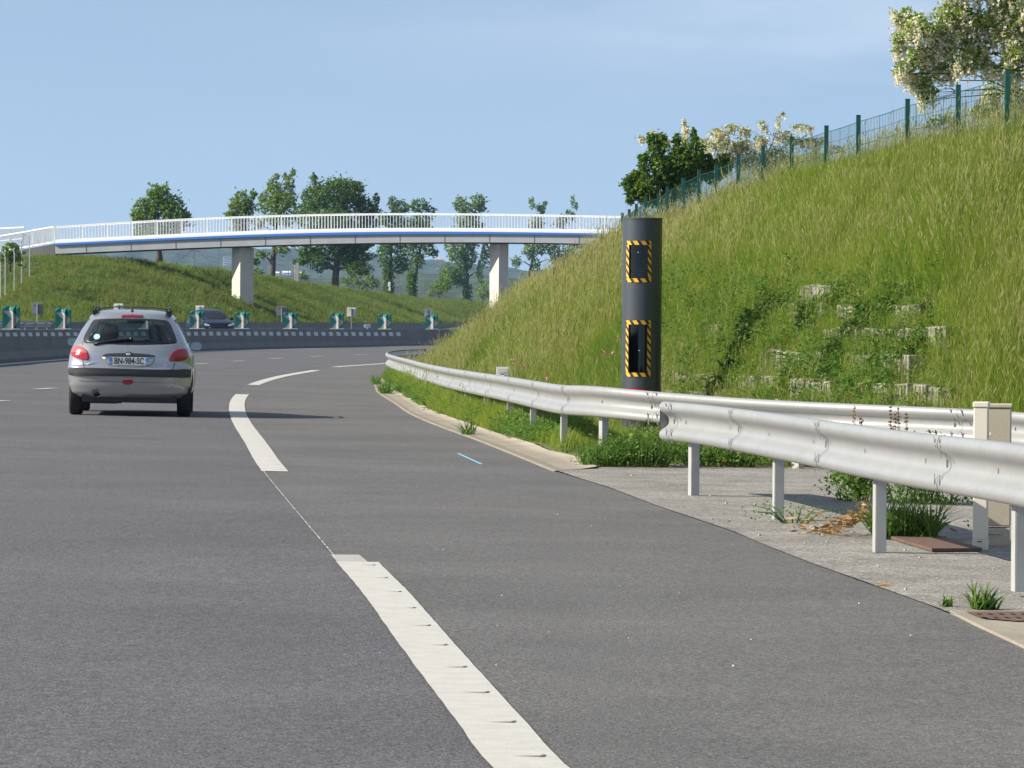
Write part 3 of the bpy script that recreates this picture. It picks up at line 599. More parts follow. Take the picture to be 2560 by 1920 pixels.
# ------------------------------------------------------------------ roadside cabinets, drain, rusty cover
def cabinets():
    c=gr(2449,1378); ppm=F/c.y; 
    root=thing('utility_post',c,'slim cream plastic utility post standing behind the front guardrail','utility post',rot=(0,0,R(-11)))
    mb=MB(); mb.box((0,.05,.475),(.088,.10,.81)); mb.build('body',M['cream'],root,bevel=.006)
    mb=MB(); mb.box((0,.05,.9),(.098,.11,.035)); mb.build('lid',M['cream'],root,bevel=.006)
    mb=MB(); mb.box((0,.05,.033),(.092,.104,.075)); mb.box((0,-.003,.058),(.03,.004,.006),1); mb.build('plinth',[M['cream'],M['black']],root,bevel=.004)
    mb=MB(); mb.box((.054,.02,.72),(.022,.03,.022)); mb.box((.066,.02,.72),(.006,.05,.006)); mb.build('latch',M['cream'],root,bevel=.003)
    c2=gr(2502,1371); c2.y+=.15
    r2=thing('utility_cabinet',c2,'wide beige gritty utility cabinet beside the slim cream post','cabinet',rot=(0,0,R(-7)))
    mb=MB(); mb.box((0,.09,.5),(.152,.16,.74)); mb.build('body',M['beige'],r2,bevel=.008)
    mb=MB(); mb.box((0,.09,.885),(.164,.172,.026)); mb.build('lid',M['beige'],r2,bevel=.006)
    mb=MB(); mb.box((0,.09,.06),(.146,.155,.12)); mb.box((-.03,.005,.085),(.10,.006,.012)); mb.build('plinth',M['beige'],r2,bevel=.004)
    a,b,c_,d=gr(2225,1353),gr(2330,1385),gr(2455,1384),gr(2350,1352)
    mb=MB(); vs=[Vector((q.x,q.y,rz(q.x)+.016)) for q in (a,b,c_,d)]; vs2=[v+Vector((0,0,.018)) for v in vs]; mb.add(vs+vs2,[(0,1,2,3),(4,5,6,7),(0,1,5,4),(1,2,6,5),(2,3,7,6),(3,0,4,7)])
    o=mb.build('chamber_cover',M['rust']); tag(o,'flat rusty steel chamber cover at the foot of the slim post','cover')
    # drain: concrete collar, cast grating
    root=thing('storm_drain',gr(2470,1560),'rusty storm drain grating set in a pale concrete collar by the shoulder','drain'); off=-Vector(root.location)
    px=[(2375,1535),(2440,1568),(2500,1596),(2620,1652),(2760,1640),(2760,1500),(2640,1521),(2560,1533),(2470,1537)]
    g=[gr(*q) for q in px]; mb=MB(); n=len(g)
    vs=[Vector((q.x,q.y,rz(q.x)+.018))+off for q in g]; mb.add(vs+[v-Vector((0,0,.05)) for v in vs],[tuple(range(n))]+[(i,(i+1)%n,n+(i+1)%n,n+i) for i in range(n)])
    mb.build('collar',M['kerb'],root)
    gx=[gr(*q) for q in ((2414,1541),(2450,1556),(2480,1560),(2540,1565),(2720,1562),(2720,1520),(2620,1533),(2550,1541))]
    gv=[Vector((q.x,q.y,rz(q.x)+.024))+off for q in gx]; mb=MB(); mb.add(gv,[tuple(range(len(gv)))],0)
    for k in range(9):
        for r_ in range(2):
            u=2438+k*28+r_*14; v=1546.5+r_*9
            q=[gr(u,v),gr(u+13,v+1.5),gr(u+17,v+4.2),gr(u+4,v+2.6)]; mb.add([Vector((w_.x,w_.y,rz(w_.x)+.0275))+off for w_ in q],[(0,1,2,3)],1)
    mb.build('grating',[M['rust'],M['black']],root,recalc=False)
cabinets()

# ------------------------------------------------------------------ concrete median barrier with reflectors and chevrons
BB=[gr(x,y) for x,y in ((-140,917),(0,906),(173.6,893.5),(320,884.5),(474.5,877.3),(640,872.3),(789,869),(989,864.4))]
BB+=[BB[-1]+Vector((5,28,-.05)),BB[-1]+Vector((12.5,58,-.1))]
BB=[Vector((-16.0,10,.21)),Vector((-15.3,50,.20))]+BB      # runs on past the left edge of the view
BP=resample(BB,step=2.0)
def btop(px): return float(np.interp(px,[0,440,640,1000],[824.8,822.6,822.4,823.6]))
def pxof(p):
    d=RM.transposed()@(Vector(p)-Vector((0,0,CH))); return 1280+F*d.x/-d.z, 960-F*d.y/-d.z
root=thing('concrete_barrier',BP[0],'grey concrete median barrier with a row of pale reflectors','barrier'); off=-BP[0]
mb=MB(); rows=[]; bt=[]
for k,p in enumerate(BP):
    t=(BP[min(k+1,len(BP)-1)]-BP[max(k-1,0)]); t.z=0; t.normalize(); n=Vector((t.y,-t.x,0))
    u,_=pxof(p); h=at(u,btop(u),p.y).z-p.z; bt.append((p,t,n,h))
    rows.append([p+off+n*a+Vector((0,0,z)) for a,z in ((0,-.3),(0,.07),(-.16,.27),(-.235,h-.03),(-.25,h),(-.41,h),(-.425,h-.03),(-.50,.27),(-.66,.07),(-.66,-.3))])
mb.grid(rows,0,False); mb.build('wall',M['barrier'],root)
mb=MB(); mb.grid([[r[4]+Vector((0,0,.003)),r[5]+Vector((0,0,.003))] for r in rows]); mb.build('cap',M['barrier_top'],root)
bpx=[pxof(b[0])[0] for b in bt]
def bar_at(px):
    i=float(np.interp(px,bpx,range(len(bpx)))); k=min(int(i),len(bt)-2); f=i-k; a,b=bt[k],bt[k+1]
    return a[0].lerp(b[0],f),a[1],a[2],a[3]*(1-f)+b[3]*f
px=-60
while px<1010:
    p,t,n,h=bar_at(px); p2=bar_at(px+9.6)[0]; ln=(p2-p); ppm=F/p.y
    z1=h-7/ppm; z0=h-16.5/ppm
    def off_(z): return -.16-(.075)*(z-.27)/(h-.30)+.006
    vs=[p+off+n*off_(z1)+Vector((0,0,z1)),p+ln+off+n*off_(z1)+Vector((0,0,z1)),p+ln*1.08+off+n*off_(z0)+Vector((0,0,z0)),p+ln*.08+off+n*off_(z0)+Vector((0,0,z0))]
    mb=MB(); mb.add(vs+[v-n*.005 for v in vs],[(0,1,2,3),(4,5,6,7),(0,1,5,4),(1,2,6,5),(2,3,7,6),(3,0,4,7)]); mb.build('reflector',M['reflector'],root)
    px+=18.6
def chevron(px,wpx,hpx,label):
    p,t,n,h=bar_at(px); ppm=F/p.y; w=wpx/ppm; H=hpx/ppm; c=p-n*.33+Vector((0,0,h+.004))
    to=(Vector((0,0,CH))-c); to.z=0; ang=math.atan2(to.x,-to.y)
    root=thing('chevron_sign',c,label,'chevron sign','green chevron signs on the median barrier',rot=(0,0,ang))
    xs=[0,.25,.47,.60,.74,.80,1.0]; dep=[.0,.10,.035,.0,.12,.02,.15]
    X=lambda u:(u-.5)*w
    def D(u): return float(np.interp(u,xs,dep))*.9
    mb=MB(); z0,z1=.035,H
    for a,b in zip(xs[:-1],xs[1:]):
        mb.add([(X(a),D(a),z0),(X(b),D(b),z0),(X(b),D(b)+.02,z1*.86),(X(a),D(a)+.02,z1*.86)],[(0,1,2,3)])
        mb.add([(X(a),D(a)+.02,z1*.86),(X(b),D(b)+.02,z1*.86),(X(b),.09,z1),(X(a),.09,z1)],[(0,1,2,3)])
    mb.add([(X(0),0,z0),(X(0),.2,z0),(X(0),.16,z1*.9),(X(0),.09,z1),(X(0),.02,z1*.86)],[(0,1,2,3,4)]); mb.add([(X(1),.13,z0),(X(1),.2,z0),(X(1),.16,z1*.9),(X(1),.09,z1),(X(1),.15,z1*.86)],[(0,1,2,3,4)])
    mb.add([(X(0),.2,z0),(X(1),.2,z0),(X(1),.12,z1),(X(0),.12,z1)],[(0,1,2,3)]); mb.add([(X(0),.09,z1),(X(1),.09,z1),(X(1),.12,z1),(X(0),.12,z1)],[(0,1,2,3)])
    mb.build('panel',M['teal'],root)
    mb=MB(); S=[[(.05,.80),(.50,.83),(.97,.47),(.50,.47)],[(.50,.47),(.97,.47),(.62,.08),(.12,.04)],[(.05,.80),(.50,.47),(.50,.44)]]
    S=[[(.05,.80),(.48,.83),(.97,.46),(.52,.47)],[(.52,.47),(.97,.46),(.62,.05),(.12,.045)]]
    for poly in S:
        for a,b in zip(xs[:-1],xs[1:]):
            q=clip(clip(poly,0,a,1),0,b,-1)
            if len(q)>2: mb.add([(X(u),D(u)+.02*(v*H-z0)/(z1*.86)-.004,max(v*H,z0)) for u,v in q],[tuple(range(len(q)))])
    mb.build('arrow',M['chev'],root,recalc=False)
    mb=MB(); mb.box((0,.1,.016),(w*1.02,.26,.032)); mb.build('foot',M['signback'],root)
for px,w_,h_,lab in ((57,44,58,'leftmost green and white chevron sign on the barrier'),(184,40,52,'green and white chevron sign just left of the silver car'),(388,38,47,'green and white chevron sign mostly hidden by the silver car roof'),(513,37,44,'green and white chevron sign in front of the dark car'),(624,36,42,'green and white chevron sign below the left bridge pier'),(743.5,36,41,'green and white chevron sign right of the pier, beside the grey sign back'),(859,34,40,'green and white chevron sign left of the small kilometre plate'),(977,33,38,'green and white chevron sign right of the small kilometre plate'),(1094,31,36,'last green and white chevron sign half hidden by the slope grass')):
    chevron(px,w_,h_,lab)
def text(body,size,m,parent,loc,rot=(R(90),0,0),name='lettering',ext=.0015,sx=1.0,bold=0.0):
    cu=bpy.data.curves.new(name,'FONT'); cu.body=body; cu.size=size; cu.align_x='CENTER'; cu.align_y='CENTER'; cu.extrude=ext; cu.offset=bold
    t=bpy.data.objects.new(name,cu); COL.objects.link(t); dg=bpy.context.evaluated_depsgraph_get(); me=bpy.data.meshes.new_from_object(t.evaluated_get(dg)); bpy.data.objects.remove(t)
    me.materials.clear(); me.materials.append(m); o=bpy.data.objects.new(name,me); COL.objects.link(o); o.parent=parent; o.location=loc; o.rotation_euler=rot; o.scale=(sx,1,1); return o
def kmplate():
    p,t,n,h=bar_at(934); c=p-n*.33+Vector((0,0,h)); ppm=F/p.y
    root=thing('kilometre_plate',c,'small white kilometre plate reading 62.0 on the barrier','road sign',rot=(0,0,R(5)))
    mb=MB(); mb.box((0,0,4.5/ppm),(.05,.02,9/ppm)); mb.build('post',M['signback'],root)
    mb=MB(); mb.box((0,-.02,8.6/ppm),(16.5/ppm,.015,8/ppm)); mb.build('plate',M['plate'],root)
    text('62.0',8.3/ppm,M['ink'],root,(0,-.031,8.6/ppm),bold=.004)
kmplate()

# ------------------------------------------------------------------ far barrier, rail and the sign backs of the opposite carriageway
P2=[at(x,806,Yd) for x,Yd in ((40,231),(90,238),(270,255),(450,275),(600,292),(720,315),(850,345),(960,390),(1090,460),(1160,560),(1230,700))]
for q in P2: q.z=at(pxof(q)[0],float(np.interp(pxof(q)[0],[0,90,450,720,960,1090,1230],[805,805,805.5,806,807.5,809,808])),q.y).z
r2=resample(P2,step=6); root=thing('concrete_barrier',r2[0],'plain grey concrete barrier along the far side of the opposite carriageway','barrier'); off=-r2[0]
mb=MB(); rows=[]
for k,p in enumerate(r2):
    t=(r2[min(k+1,len(r2)-1)]-r2[max(k-1,0)]); t.z=0; t.normalize(); n=Vector((t.y,-t.x,0)); rows.append([p+off+n*a+Vector((0,0,z)) for a,z in ((.35,-1.6),(.30,-.6),(.1,-.35),(.02,0),(-.18,0),(-.3,-1.6))])
mb.grid(rows,0,False); mb.build('wall',M['barrier'],root)
mb=MB(); mb.grid([[r[3]+Vector((0,0,.01)),r[4]+Vector((0,0,.01))] for r in rows]); mb.build('cap',M['barrier_top'],root)
G2=[at(x,y,Yd) for x,y,Yd in ((-90,811,205),(-20,810.5,212),(60,810,222),(128,809.5,232))]
guardrail('steel guardrail on the far side of the opposite carriageway at the left edge',G2,[.5,4.5,8.5,12.5,16.5,20.5,24.5],[4.5,12.5],None,post_drop=.7)
def signback(x0,x1,y0,y1,yb,Yd,label,m):
    c=at((x0+x1)/2,yb,Yd); ppm=F/Yd; w=(x1-x0)/ppm; h=(y1-y0)/ppm; zc=at((x0+x1)/2,(y0+y1)/2,Yd).z-c.z
    root=thing('sign_back',c,label,'road sign','sign backs beside the opposite carriageway',rot=(0,0,R(-6)))
    mb=MB(); mb.box((0,0,zc),(w,.03,h)); mb.build('panel',m,root,bevel=.02)
    mb=MB(); zt_=zc+h*.42; mb.box((0,-.06,zt_/2-.3),(.075,.075,zt_+.6)); mb.build('post',M['galv'],root)
    mb=MB(); 
    for s in (.36,-.40): mb.box((0,-.03,zc+h*s),(w*.72,.035,.05))
    mb.box((w*.08,-.02,zc),(.09,.02,h*.82),1); mb.build('bracket',[m,M['signgrey']],root)
signback(79,107,757,786,820,225,'dark grey sign back behind the leftmost chevron sign',M['signgrey'])
signback(284,308,759,788,815,262,'white sign back showing above the silver car roof',M['signback'])
signback(489,511,764,791,812,283,'white sign back left of the dark oncoming car',M['signback'])
signback(691,717,765.5,790,812,312,'dark grey sign back right of the left bridge pier',M['signgrey'])
signback(867,890,769,792,811,345,'white sign back between two chevron signs, left of the kilometre plate',M['signback'])
signback(1060,1081,772,795,812,430,'white sign back farthest away, nearest the slope grass',M['signback'])

# ------------------------------------------------------------------ footbridge
def bridge():
    YB=330; Yd=YB; ppm=F/YB; skew=lambda x:337-.0082*(x-100)   # the deck crosses at a slant, its left end farther off
    XS=[100,139,347,640,900,1060,1190,1480,1640]
    bot=[637,634.5,623.6,615.2,605.8+2,605.2+.6,605.8,610.6,614]; bot=[637,634.5,624.2,615.6,607.6,605.0,605.8,610.4,614]
    bs1=[616,614,603.5,593,585.8,585.4,585.5,588,590]; bs0=[610,608.5,598,586.8,579.6,579,579.5,583,585]; wt=[604.5,602.7,593.5,580,574.6,573,574.5,576.4,578.5]; rt=[569,566.5,552.6,540.5,533.6,533.3,534.6,539,542.6]
    I=lambda arr,x:float(np.interp(x,XS,arr))
    import numpy as _n
    def sm(arr): c=_n.polyfit(XS,arr,4); return lambda x:float(_n.polyval(c,x))
    fb,f1,f0,fw,fr=sm(bot),sm(bs1),sm(bs0),sm(wt),sm(rt)
    base=at(800,790,Yd+1.5)
    root=thing('footbridge',base,'white arched footbridge with a blue band and baluster railings over the motorway','bridge'); off=-Vector(base)
    xs=np.linspace(137,1640,110); wid=3.6
    def loc(x,y,dy=0): q=at(x,y,skew(x)); q.y+=dy; return q+off
    mb=MB(); mb.grid([[loc(x,f0(x)-.3,.12),loc(x,fb(x),.16),loc(x,fb(x),wid-.16),loc(x,f0(x)-.3,wid-.12)] for x in xs],0,False)
    for x in np.linspace(215,1560,13): mb.bar(loc(x,f1(x)+.5,.112),loc(x,fb(x)-.3,.15),.035,.02,1)
    mb.build('girder',[M['girder'],M['signgrey']],root)
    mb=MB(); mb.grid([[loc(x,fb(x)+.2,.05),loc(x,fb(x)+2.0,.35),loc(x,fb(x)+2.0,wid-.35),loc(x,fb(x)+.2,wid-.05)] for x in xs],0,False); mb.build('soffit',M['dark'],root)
    mb=MB(); mb.grid([[loc(x,f0(x)+.0,-.012),loc(x,f1(x),-.012),loc(x,f1(x),.2)] for x in xs],0,False); mb.build('blue_band',M['blue'],root)
    mb=MB(); mb.grid([[loc(x,f0(x)+.2,.2),loc(x,f0(x)+.2,0),loc(x,fw(x),0),loc(x,fw(x),.28),loc(x,fw(x)+1.5,.3),loc(x,fw(x)+1.5,wid-.3),loc(x,fw(x),wid-.28),loc(x,fw(x),wid),loc(x,f0(x),wid)] for x in xs],0,False); mb.build('parapet_kerb',M['white'],root)
    def panel(xa,xb,dy,nb):
        mb=MB(); u=np.linspace(xa,xb,nb+1)
        for k,x in enumerate(u):
            a=loc(x,fw(x)-2.6,dy); b=loc(x,fr(x)+1,dy); mb.bar(a,b,.042 if k else .09,.03 if k else .06)
        for fun in (lambda x:fr(x)+.4,lambda x:fw(x)-2.6): 
            for a,b in zip(u[:-1:4],list(u[4::4])+[u[-1]] if (len(u)-1)%4 else u[4::4]): mb.bar(loc(a,fun(a),dy),loc(b,fun(b),dy),.07,.07)
        a=loc(xa,fw(xa)+.5,dy); mb.bar(a,loc(xa,fw(xa)-3,dy),.10,.10)
        mb.build('railing_panel',M['rail_white'],root)
    edges=np.linspace(139,1640,25)
    for xa,xb in zip(edges[:-1],edges[1:]): panel(xa,xb,.12,8)
    edges=np.linspace(70,1640,26)
    for xa,xb in zip(edges[:-1],edges[1:]): panel(xa,xb,wid-.12,8)
    for x0,x1,xm,yt,yb in ((576,630,598,618,800),(1223,1270,1246,609,806)):       # hexagonal-fronted piers
        ybase=yb; w_=(x1-x0)/ppm; k=(xm-x0)/(x1-x0)
        a,b,c_=loc(x0,790,1.55),loc(xm,790,.75),loc(x1,790,1.35)
        zt=loc(xm,yt,.75).z; zb=loc(xm,yb,.75).z-1.5
        pl=[Vector((a.x,a.y,0)),Vector((b.x,b.y,0)),Vector((c_.x,c_.y,0)),Vector((c_.x-.02,c_.y+.9,0)),Vector((b.x,b.y+1.9,0)),Vector((a.x+.02,a.y+.7,0))]
        mb=MB(); n=6; mb.add([v+Vector((0,0,zb)) for v in pl]+[v+Vector((0,0,zt)) for v in pl],[tuple(range(5,-1,-1)),tuple(range(6,12))]+[(i,(i+1)%6,6+(i+1)%6,6+i) for i in range(6)]); mb.build('pier',M['pier'],root,bevel=.03)
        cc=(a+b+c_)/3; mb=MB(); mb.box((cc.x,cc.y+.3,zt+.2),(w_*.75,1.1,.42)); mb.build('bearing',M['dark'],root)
    # ramp on the left: slab, abutment wall and splayed railings
    locd=lambda x,y,dy: at(x,y,skew(x)+dy)+off
    A=[locd(136,605,.2),locd(56,619,5),locd(-70,641,14)]; T=[locd(135,566.3,.2),locd(60,580,5),locd(-70,601.5,14)]
    ln=sum(((A[k+1]-A[k]).length for k in range(2)))
    def ramp_panel(P,Q,nb):
        mb=MB()
        for k in range(nb+1):
            f=k/nb; a=P[0].lerp(P[1],f); b=Q[0].lerp(Q[1],f); big=(k%9==0); mb.bar(a-Vector((0,0,.12 if big else 0)),b,.13 if big else .06,.10 if big else .03)
        mb.bar(P[0],P[1],.06); mb.bar(Q[0],Q[1],.08); mb.build('railing_panel',M['rail_white'],root)
    ramp_panel((A[0],A[1]),(T[0],T[1]),27); ramp_panel((A[1],A[2]),(T[1],T[2]),36)
    B_=[locd(60.6,596,9),locd(-80,610,20)]; BT=[locd(60.6,568,9),locd(-80,575,20)]; ramp_panel(B_,BT,36)
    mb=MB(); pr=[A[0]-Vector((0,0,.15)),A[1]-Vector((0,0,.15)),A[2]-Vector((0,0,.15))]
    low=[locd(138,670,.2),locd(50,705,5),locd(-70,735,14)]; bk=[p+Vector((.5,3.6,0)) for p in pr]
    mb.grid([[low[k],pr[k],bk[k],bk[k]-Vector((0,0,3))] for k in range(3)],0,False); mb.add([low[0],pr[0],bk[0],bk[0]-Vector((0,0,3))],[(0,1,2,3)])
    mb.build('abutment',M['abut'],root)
bridge()

# ------------------------------------------------------------------ fences
def mesh_fence():
    root=thing('wire_fence',FTOP[8]-Vector((0,0,1.2)),'green wire mesh fence climbing along the top of the right slope','fence'); off=-Vector(root.location)
    tops=[FTOP[0]+ (FTOP[0]-FTOP[1])*1.0+Vector((0,0,.05))]+FTOP; mb=MB()
    H=[fence_h(0)]+[fence_h(i) for i in range(17)]
    for i,tp in enumerate(tops):
        m_=MB(); m_.box(tp+off+Vector((0,0,-.9)),(.058,.058,1.86)); m_.box(tp+off+Vector((0,0,.035)),(.062,.062,.01)); m_.build('post',M['fence'],root)
    for i in range(len(tops)-1):
        a,b=tops[i]+off-Vector((0,0,.05)),tops[i+1]+off-Vector((0,0,.05)); L=(b-a).length; hh=1.25
        for k in range(9):
            z=-k*hh/8; sag=Vector((0,0,-.012)); rr=.0042 if k in (0,2,4,6) else .003
            mb.tube([a+Vector((0,0,z)),(a+b)/2+Vector((0,0,z))+sag,b+Vector((0,0,z))],rr,4,0,False,False)
        nv=int(L/.075)
        for k in range(1,nv):
            p=a.lerp(b,k/nv); rr=.0022 if k%9 else .004
            mb.bar(p,p-Vector((0,0,hh)),rr*1.6)
    mb.build('mesh',M['fence'],root)
mesh_fence()
def post_fence(name,label,pts,struts=(),tophat=False,wires=3):
    root=thing(name,at(*[(pts[0][0]),pts[0][2],pts[0][3]]),label,'fence'); off=-Vector(root.location); T=[];Bm=[]
    for k,(px,y0,y1,Yd) in enumerate(pts):
        t=at(px,y0,Yd)+off; b=at(px,y1,Yd)+off; b.x=t.x; mb=MB(); mb.bar(b-Vector((0,0,.5)),t,.065,.065)
        if tophat: mb.bar(t,t+Vector((-.05,-.1,.32)),.05); mb.bar(t+Vector((-.03,-.06,.25)),t+Vector((-.32,-.1,.30)),.03)
        mb.build('post',M['signback'] if tophat else M['galv'],root); T.append(t); Bm.append(b)
        if k in struts:
            for sx in (-1,1):
                m2=MB(); m2.bar(t-Vector((0,0,.15)),b+Vector((sx*1.5,0,.1)),.06); m2.build('strut',M['galv'],root)
    mb=MB()
    for k in range(len(T)-1):
        for w_ in range(wires):
            f=.06+.85*w_/max(1,wires-1); mb.bar(T[k].lerp(Bm[k],f),T[k+1].lerp(Bm[k+1],f),.012)
    mb.build('wire',M['signgrey'],root)
post_fence('wire_fence','thin post and wire fence along the crest of the far bank',[(410,605,655,345),(486,618,660,352),(547,617,672,370),(666,626,686,410),(721,638,694,430),(779,651,706,458),(887,683,720,530),(999,674,734,610),(1058,690,742,690)],(1,6))
post_fence('wire_fence','weathered post fence climbing the bank beside the footbridge ramp',[(1,660,724,262),(13,646,718,270),(35.5,634,708,280),(54,613,690,292),(73.7,600,674,305)],(),True,4)
root=thing('concrete_post',at(743,698,440),'stout grey concrete post on the bank crest between the trees','post'); mb=MB(); mb.bar((0,0,-1),Vector((0,0,(698-657)/F*440)),.28,.28); mb.bar((-.25,0,-1),Vector((-.25,0,(698-662)/F*440)),.10,.10); mb.build('shaft',M['pier'],root)
root=thing('white_marker',at(973.5,728,600),'small white marker board standing among the ivy covered trunks','marker')
pp=600/F; mb=MB(); mb.box((0,0,17*pp),(6.5*pp,.1,12*pp)); mb.build('board',M['white'],root,bevel=.05); mb=MB(); mb.box((.05,0,5*pp),(5*pp,.12,9*pp)); mb.build('stand',M['white'],root,bevel=.05)

# ------------------------------------------------------------------ retaining blocks on the slope
_CT={}
def slope_pt(px,z):
    """point of the slope at height z behind pixel column px, on a smoothed contour line"""
    k=round(z,2)
    if k not in _CT:
        A=SL.A[:34]; X=[];Yc=[]
        for i in range(A.shape[1]):
            zs=np.maximum.accumulate(A[:,i,2]); v=float(np.interp(k,zs,np.arange(len(zs)))); j=min(int(v),len(zs)-2); f=v-j
            X.append(A[j,i,0]*(1-f)+A[j+1,i,0]*f); Yc.append(A[j,i,1]*(1-f)+A[j+1,i,1]*f)
        X=np.array(X);Yc=np.array(Yc); ker=np.ones(7)/7; X=np.convolve(np.pad(X,3,'edge'),ker,'valid'); Yc=np.convolve(np.pad(Yc,3,'edge'),ker,'valid')
        pxs=1280+F*X/Yc; m=(Yc<75)&(pxs>1450)&(pxs<2900); o=np.argsort(pxs[m]); _CT[k]=(pxs[m][o],X[m][o],Yc[m][o])
    q,X,Yc=_CT[k]; P_=lambda u:Vector((float(np.interp(u,q,X)),float(np.interp(u,q,Yc)),z))
    return P_(px),P_(px+8)-P_(px-8)
def wall():
    base,_=slope_pt(2000,.3); root=thing('retaining_wall',base,'stepped retaining wall of weathered concrete blocks overgrown with weeds','wall'); off=-base
    rows=[(.46,.70,[(1672,1845),(1880,2112),(2128,2200),(2222,2400)]),(.76,1.02,[(1912,2115),(2138,2322)]),(1.08,1.32,[(1786,1832),(2092,2242),(2252,2392)]),(1.36,1.58,[(2002,2090),(2120,2196),(2238,2336)]),(1.60,1.82,[(2034,2118)]),(.18,.44,[(1700,1850),(1880,2020),(2060,2180),(2225,2400)])]
    for z0,z1,segs in rows:
        for xa,xb in segs:
            n=max(1,round((xb-xa)/44)); e=np.linspace(xa,xb,n+1); zc=(z0+z1)/2+.02; ct=lambda q:slope_pt(q,zc)[0]
            for a,b in zip(e[:-1],e[1:]):
                p=ct((a+b)/2); t=ct(b)-ct(a); t.z=0; tl=t.length; t.normalize()
                if t.x<0: t=-t
                n_=Vector((-t.y,t.x,0)); rot=Matrix(((t.x,n_.x,0),(t.y,n_.y,0),(0,0,1)))
                wid=min(2.2,tl); hh=(z1-z0)
                mb=MB(); c=p+off+n_*random.uniform(-.04,.02); c.z=(z0+z1)/2-base.z+random.uniform(-.02,.02); rk=rot@Matrix.Rotation(random.uniform(-.05,.05),3,'Y')@Matrix.Rotation(random.uniform(-.10,.10),3,'Z')
                mb.box(c-Vector((0,0,.03)),(wid*.97,.34,hh+.06),0,rk,1.0)
                for s in (-.26,.1,.34): mb.box(c+rk@Vector((s*wid,-.165,0)),(.05,.02,hh*.9),1,rk)
                mb.build('block',[M['stone'],M['abut']],root,bevel=.018)
wall()
BRAMBLES=[(1900,835,.55,.62),(1965,800,.5,.55),(1880,905,.6,.45),(2060,790,.6,.42),(2200,800,.7,.42),(2265,770,.5,.45),(2130,890,.7,.42),(2230,900,.5,.38),(2020,930,.7,.34),(1830,960,.6,.32),(2330,860,.6,.34),(2120,740,.5,.36),(1760,985,.5,.28),(2180,960,.7,.32),(1960,990,.7,.30)]
BR_LAB=['dark bramble clump left of the upper stone courses','bramble clump just above the dark left one','bramble trailing down below the dark left clump','bramble with white flowers above the long stone course','bramble hanging over the upper middle stones','bramble at the upper right end of the stones','bramble covering the middle of the second stone course','bramble right of the middle bramble, over the stones','bramble spreading between the two lowest stone courses','low bramble nearest the lowest left stones','bramble at the right end of the stone courses','bramble beside the topmost stone','small bramble close to the right side of the speed camera','bramble over the right part of the lowest stone course','bramble over the left part of the lowest stone course']
# ------------------------------------------------------------------ trees
def leaf_cloud(pts, size, aspect=.5, up=.3, droop=0.0):
    """one bent rhombic leaf (two quads) per point: returns vertices and quads"""
    n=len(pts); d=rng.normal(size=(n,3)); d[:,2]=d[:,2]*.7+up-droop; d/=np.linalg.norm(d,axis=1)[:,None]
    r=rng.normal(size=(n,3)); s=np.cross(d,r); s/=np.linalg.norm(s,axis=1)[:,None]; nn=np.cross(d,s)
    L=(size*rng.uniform(.6,1.35,n))[:,None]; Wd=L*aspect*.5
    p=np.asarray(pts); b=p-d*L*.5; m=p+nn*L*.08; t=p+d*L*.5
    V=np.stack([b,p+s*Wd,t,p-s*Wd],1).reshape(-1,3); Fq=np.arange(4*n).reshape(n,4); return V,Fq
def clump_points(cl, Yd, dens, shell=.55, depth=1.0):
    """points inside the ellipsoid clumps of a crown; cl: pixel (cx, cy, rx, ry)"""
    out=[]; C=[]
    for cx,cy,rx,ry in cl:
        a=rx/F*Yd; b=ry/F*Yd; dy=rng.normal()*a*.5*depth; c=np.array(at(cx,cy,Yd+dy)); C.append((c,a,b))
        n=int(dens*a*b*(1+.25*rng.random())); u=rng.normal(size=(n,3)); u/=np.linalg.norm(u,axis=1)[:,None]; r=shell+(1-shell)*rng.random(n)**.6
        r=np.where(rng.random(n)<.3,rng.random(n)**.5,r); r=np.where(rng.random(n)<.16,r*rng.uniform(1.1,1.5,n),r)
        k=1+.25*np.sin(u[:,0]*5+cx)*np.sin(u[:,2]*6+cy)
        out.append(c+u*(r*k)[:,None]*np.array([a,max(a,b)*.8*depth,b]))
    return np.concatenate(out),C
def limbs(mb,base,C,rb_,kink=.12,m=0,top=None):
    """trunk with limbs reaching every clump centre"""
    base=Vector(base); cs=[Vector(c[0]) for c in C]
    hi=max(cs,key=lambda q:q.z); top=top or Vector((sum(c.x for c in cs)/len(cs),sum(c.y for c in cs)/len(cs),base.z*.3+hi.z*.7))
    n=9; tr=[base.lerp(top,k/n)+Vector((random.uniform(-1,1),random.uniform(-1,1),0))*rb_*kink*6*(k/n)*(1 if k<n else .3) for k in range(n+1)]
    mb.tube(tr,[rb_*(1-.72*k/n) for k in range(n+1)],9,m)
    for (c,a,b) in C:
        c=Vector(c); k=min(range(2,n+1),key=lambda q:(tr[q]-c).length+max(0,tr[q].z-c.z+.2*(c-base).length)*1.5)
        p=tr[k]; md=p.lerp(c,.5)+Vector((random.uniform(-.1,.1),random.uniform(-.1,.1),.12))*(c-p).length
        r0=rb_*(1-.72*k/n)*.55
        mb.tube([p,p.lerp(md,.5),md,md.lerp(c,.6),c],[r0,r0*.8,r0*.6,r0*.4,r0*.2],6,m)
        for q in range(4):
            e=c+Vector(rng.normal(size=3))*.55*min(a,b); mb.tube([md.lerp(c,.6),(md+e*2)/3+Vector((0,0,.04)),e],[r0*.32,r0*.22,r0*.1],4,m)
RY=lambda px:float(np.interp(px,[q[0] for q in RIDGE],[q[2] for q in RIDGE]))
